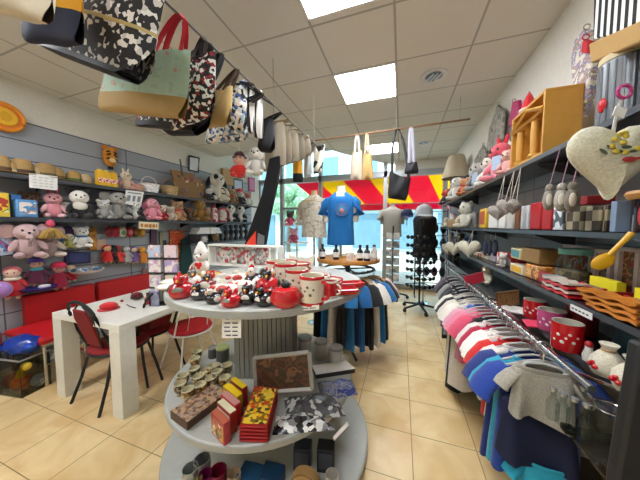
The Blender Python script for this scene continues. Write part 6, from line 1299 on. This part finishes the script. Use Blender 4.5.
# back left by the window: pink plush rack
p = Vector((-2.35, 5.2, 0)); t = thing('toy_stand', 'white wire stand with pink and dark plush toys by the left shop window', 'rack', p); B().cyl((0, 0, 0), (0, 0, 1.55), .02).build('pole', WHITE, t); B().lathe([(0, 0), (.25, 0), (.25, .02), (0, .04)]).build('base', WHITE, t)
for z in (.7, 1.1, 1.5): B().lathe([(0, z), (.3, z), (.3, z + .015), (0, z + .015)], n=24).build('tray', WHITE, t)
for i, (dx, dy, z, bd, hd, lb) in enumerate(((-.1, -.14, 1.516, 'd85c80', '4a3434', 'dark-headed pink plush on the top tray of the white wire stand by the window'), (.13, -.1, 1.516, 'c8c0bc', 'd8d0cc', 'grey white plush on the top tray of the white wire stand by the window'), (.0, -.16, 1.116, 'b85070', 'd89cac', 'pink plush on the middle tray of the white wire stand by the window'))):
    plush('plush_doll', lb, 'soft toy', p + Vector((dx, dy, z)), .34, .2, bd, hd)
lhang('wall_picture', 'small black framed card hanging high on the left wall near the back', 'picture', [(233, 178), (243, 180), (243, 191), (233, 190)], BLACK, .03, -3.8, 'frame', panel=mat('b8c0c8', .4))
lhang('pink_card', 'narrow pink card hanging high on the left wall beside the black framed card', 'card', [(249, 177), (255, 178), (255, 192), (249, 191)], mat('b04c70', .6), .03, -3.8, 'card', panel=mat('c87898', .5))
lhang('beige_bag', 'beige hanging bag high on the left wall right of the spotted dog', 'bag', [(223, 168), (233, 170), (234, 186), (223, 185)], mat('b49468', .8), .08, -3.76, 'bag')
lhang('red_stocking', 'red and white stocking hanging high on the left wall under the red doll', 'stocking', [(236, 166), (247, 168), (246, 178), (238, 178)], pat('noise', ['c8302c', 'd8ccc4', 'c02824'], 16, .8), .06, -3.76, 'stocking')
t = thing('grid_stand', 'black wire grid stand with dark pouches at the right end of the shop window', 'rack', (.60, 5.45, 0)); b = B()
for k in range(7): b.tube([(-.3, 0, .3 + .25 * k), (.3, 0, .3 + .25 * k)], .008, 5)
b.build('cross_wires', BLACK, t)
for x in (-.3, .3): B().tube([(x, 0, 0), (x, 0, 1.85)], .014).build('upright', BLACK, t); B().tube([(x, -.18, .014), (x, .18, .014)], .014).build('foot', BLACK, t)
for r in range(4):
    for c_ in range(4):
        p = Vector((.60 - .22 + .147 * c_, 5.415, .55 + .3 * r)); g = thing('pouch', 'dark pouch in the %s row from below, %s column of the grid stand' % (('first', 'second', 'third', 'fourth')[r], ('first', 'second', 'third', 'last')[c_]), 'pouch', p, 0, 'dark pouches on the grid stand')
        B().ball((0, 0, 0), (.06, .022, .1)).build('body', mat(('1c1e28', '26242a', '4c2028', '202c38')[(r + c_ * 3) % 4], .7), g); B().tube([(0, 0, .09), (0, .03, .2)], .004, 5).build('loop', BLACK, g)
# rest of the hanging plush near the back left
for px, py, y, h_, lb, bd, hd, ex in ((240, 178, 2.9, .34, 'red plush doll with dark red hair hanging near the back left', 'd0241c', 'e0a890', hat('4c1418')), (257, 176, 3.0, .42, 'shaggy white plush hanging left of the black banner', 'dcd8ce', 'e0dcd2', None), (266, 172, 3.15, .36, 'tan plush hanging close to the black banner', 'bcaa84', 'c4b48e', None)):
    p = at(px, py, y=y); t = plush('hanging_plush', lb, 'soft toy', p, h_, .3, bd, hd, 'long' if ex is None else 'none', extra=ex)
    B().tube([(0, 0, .95), (0, 0, (ZC - p.z) / h_)], .006, 5).build('cord', mat('b8b4a8', .7), t)
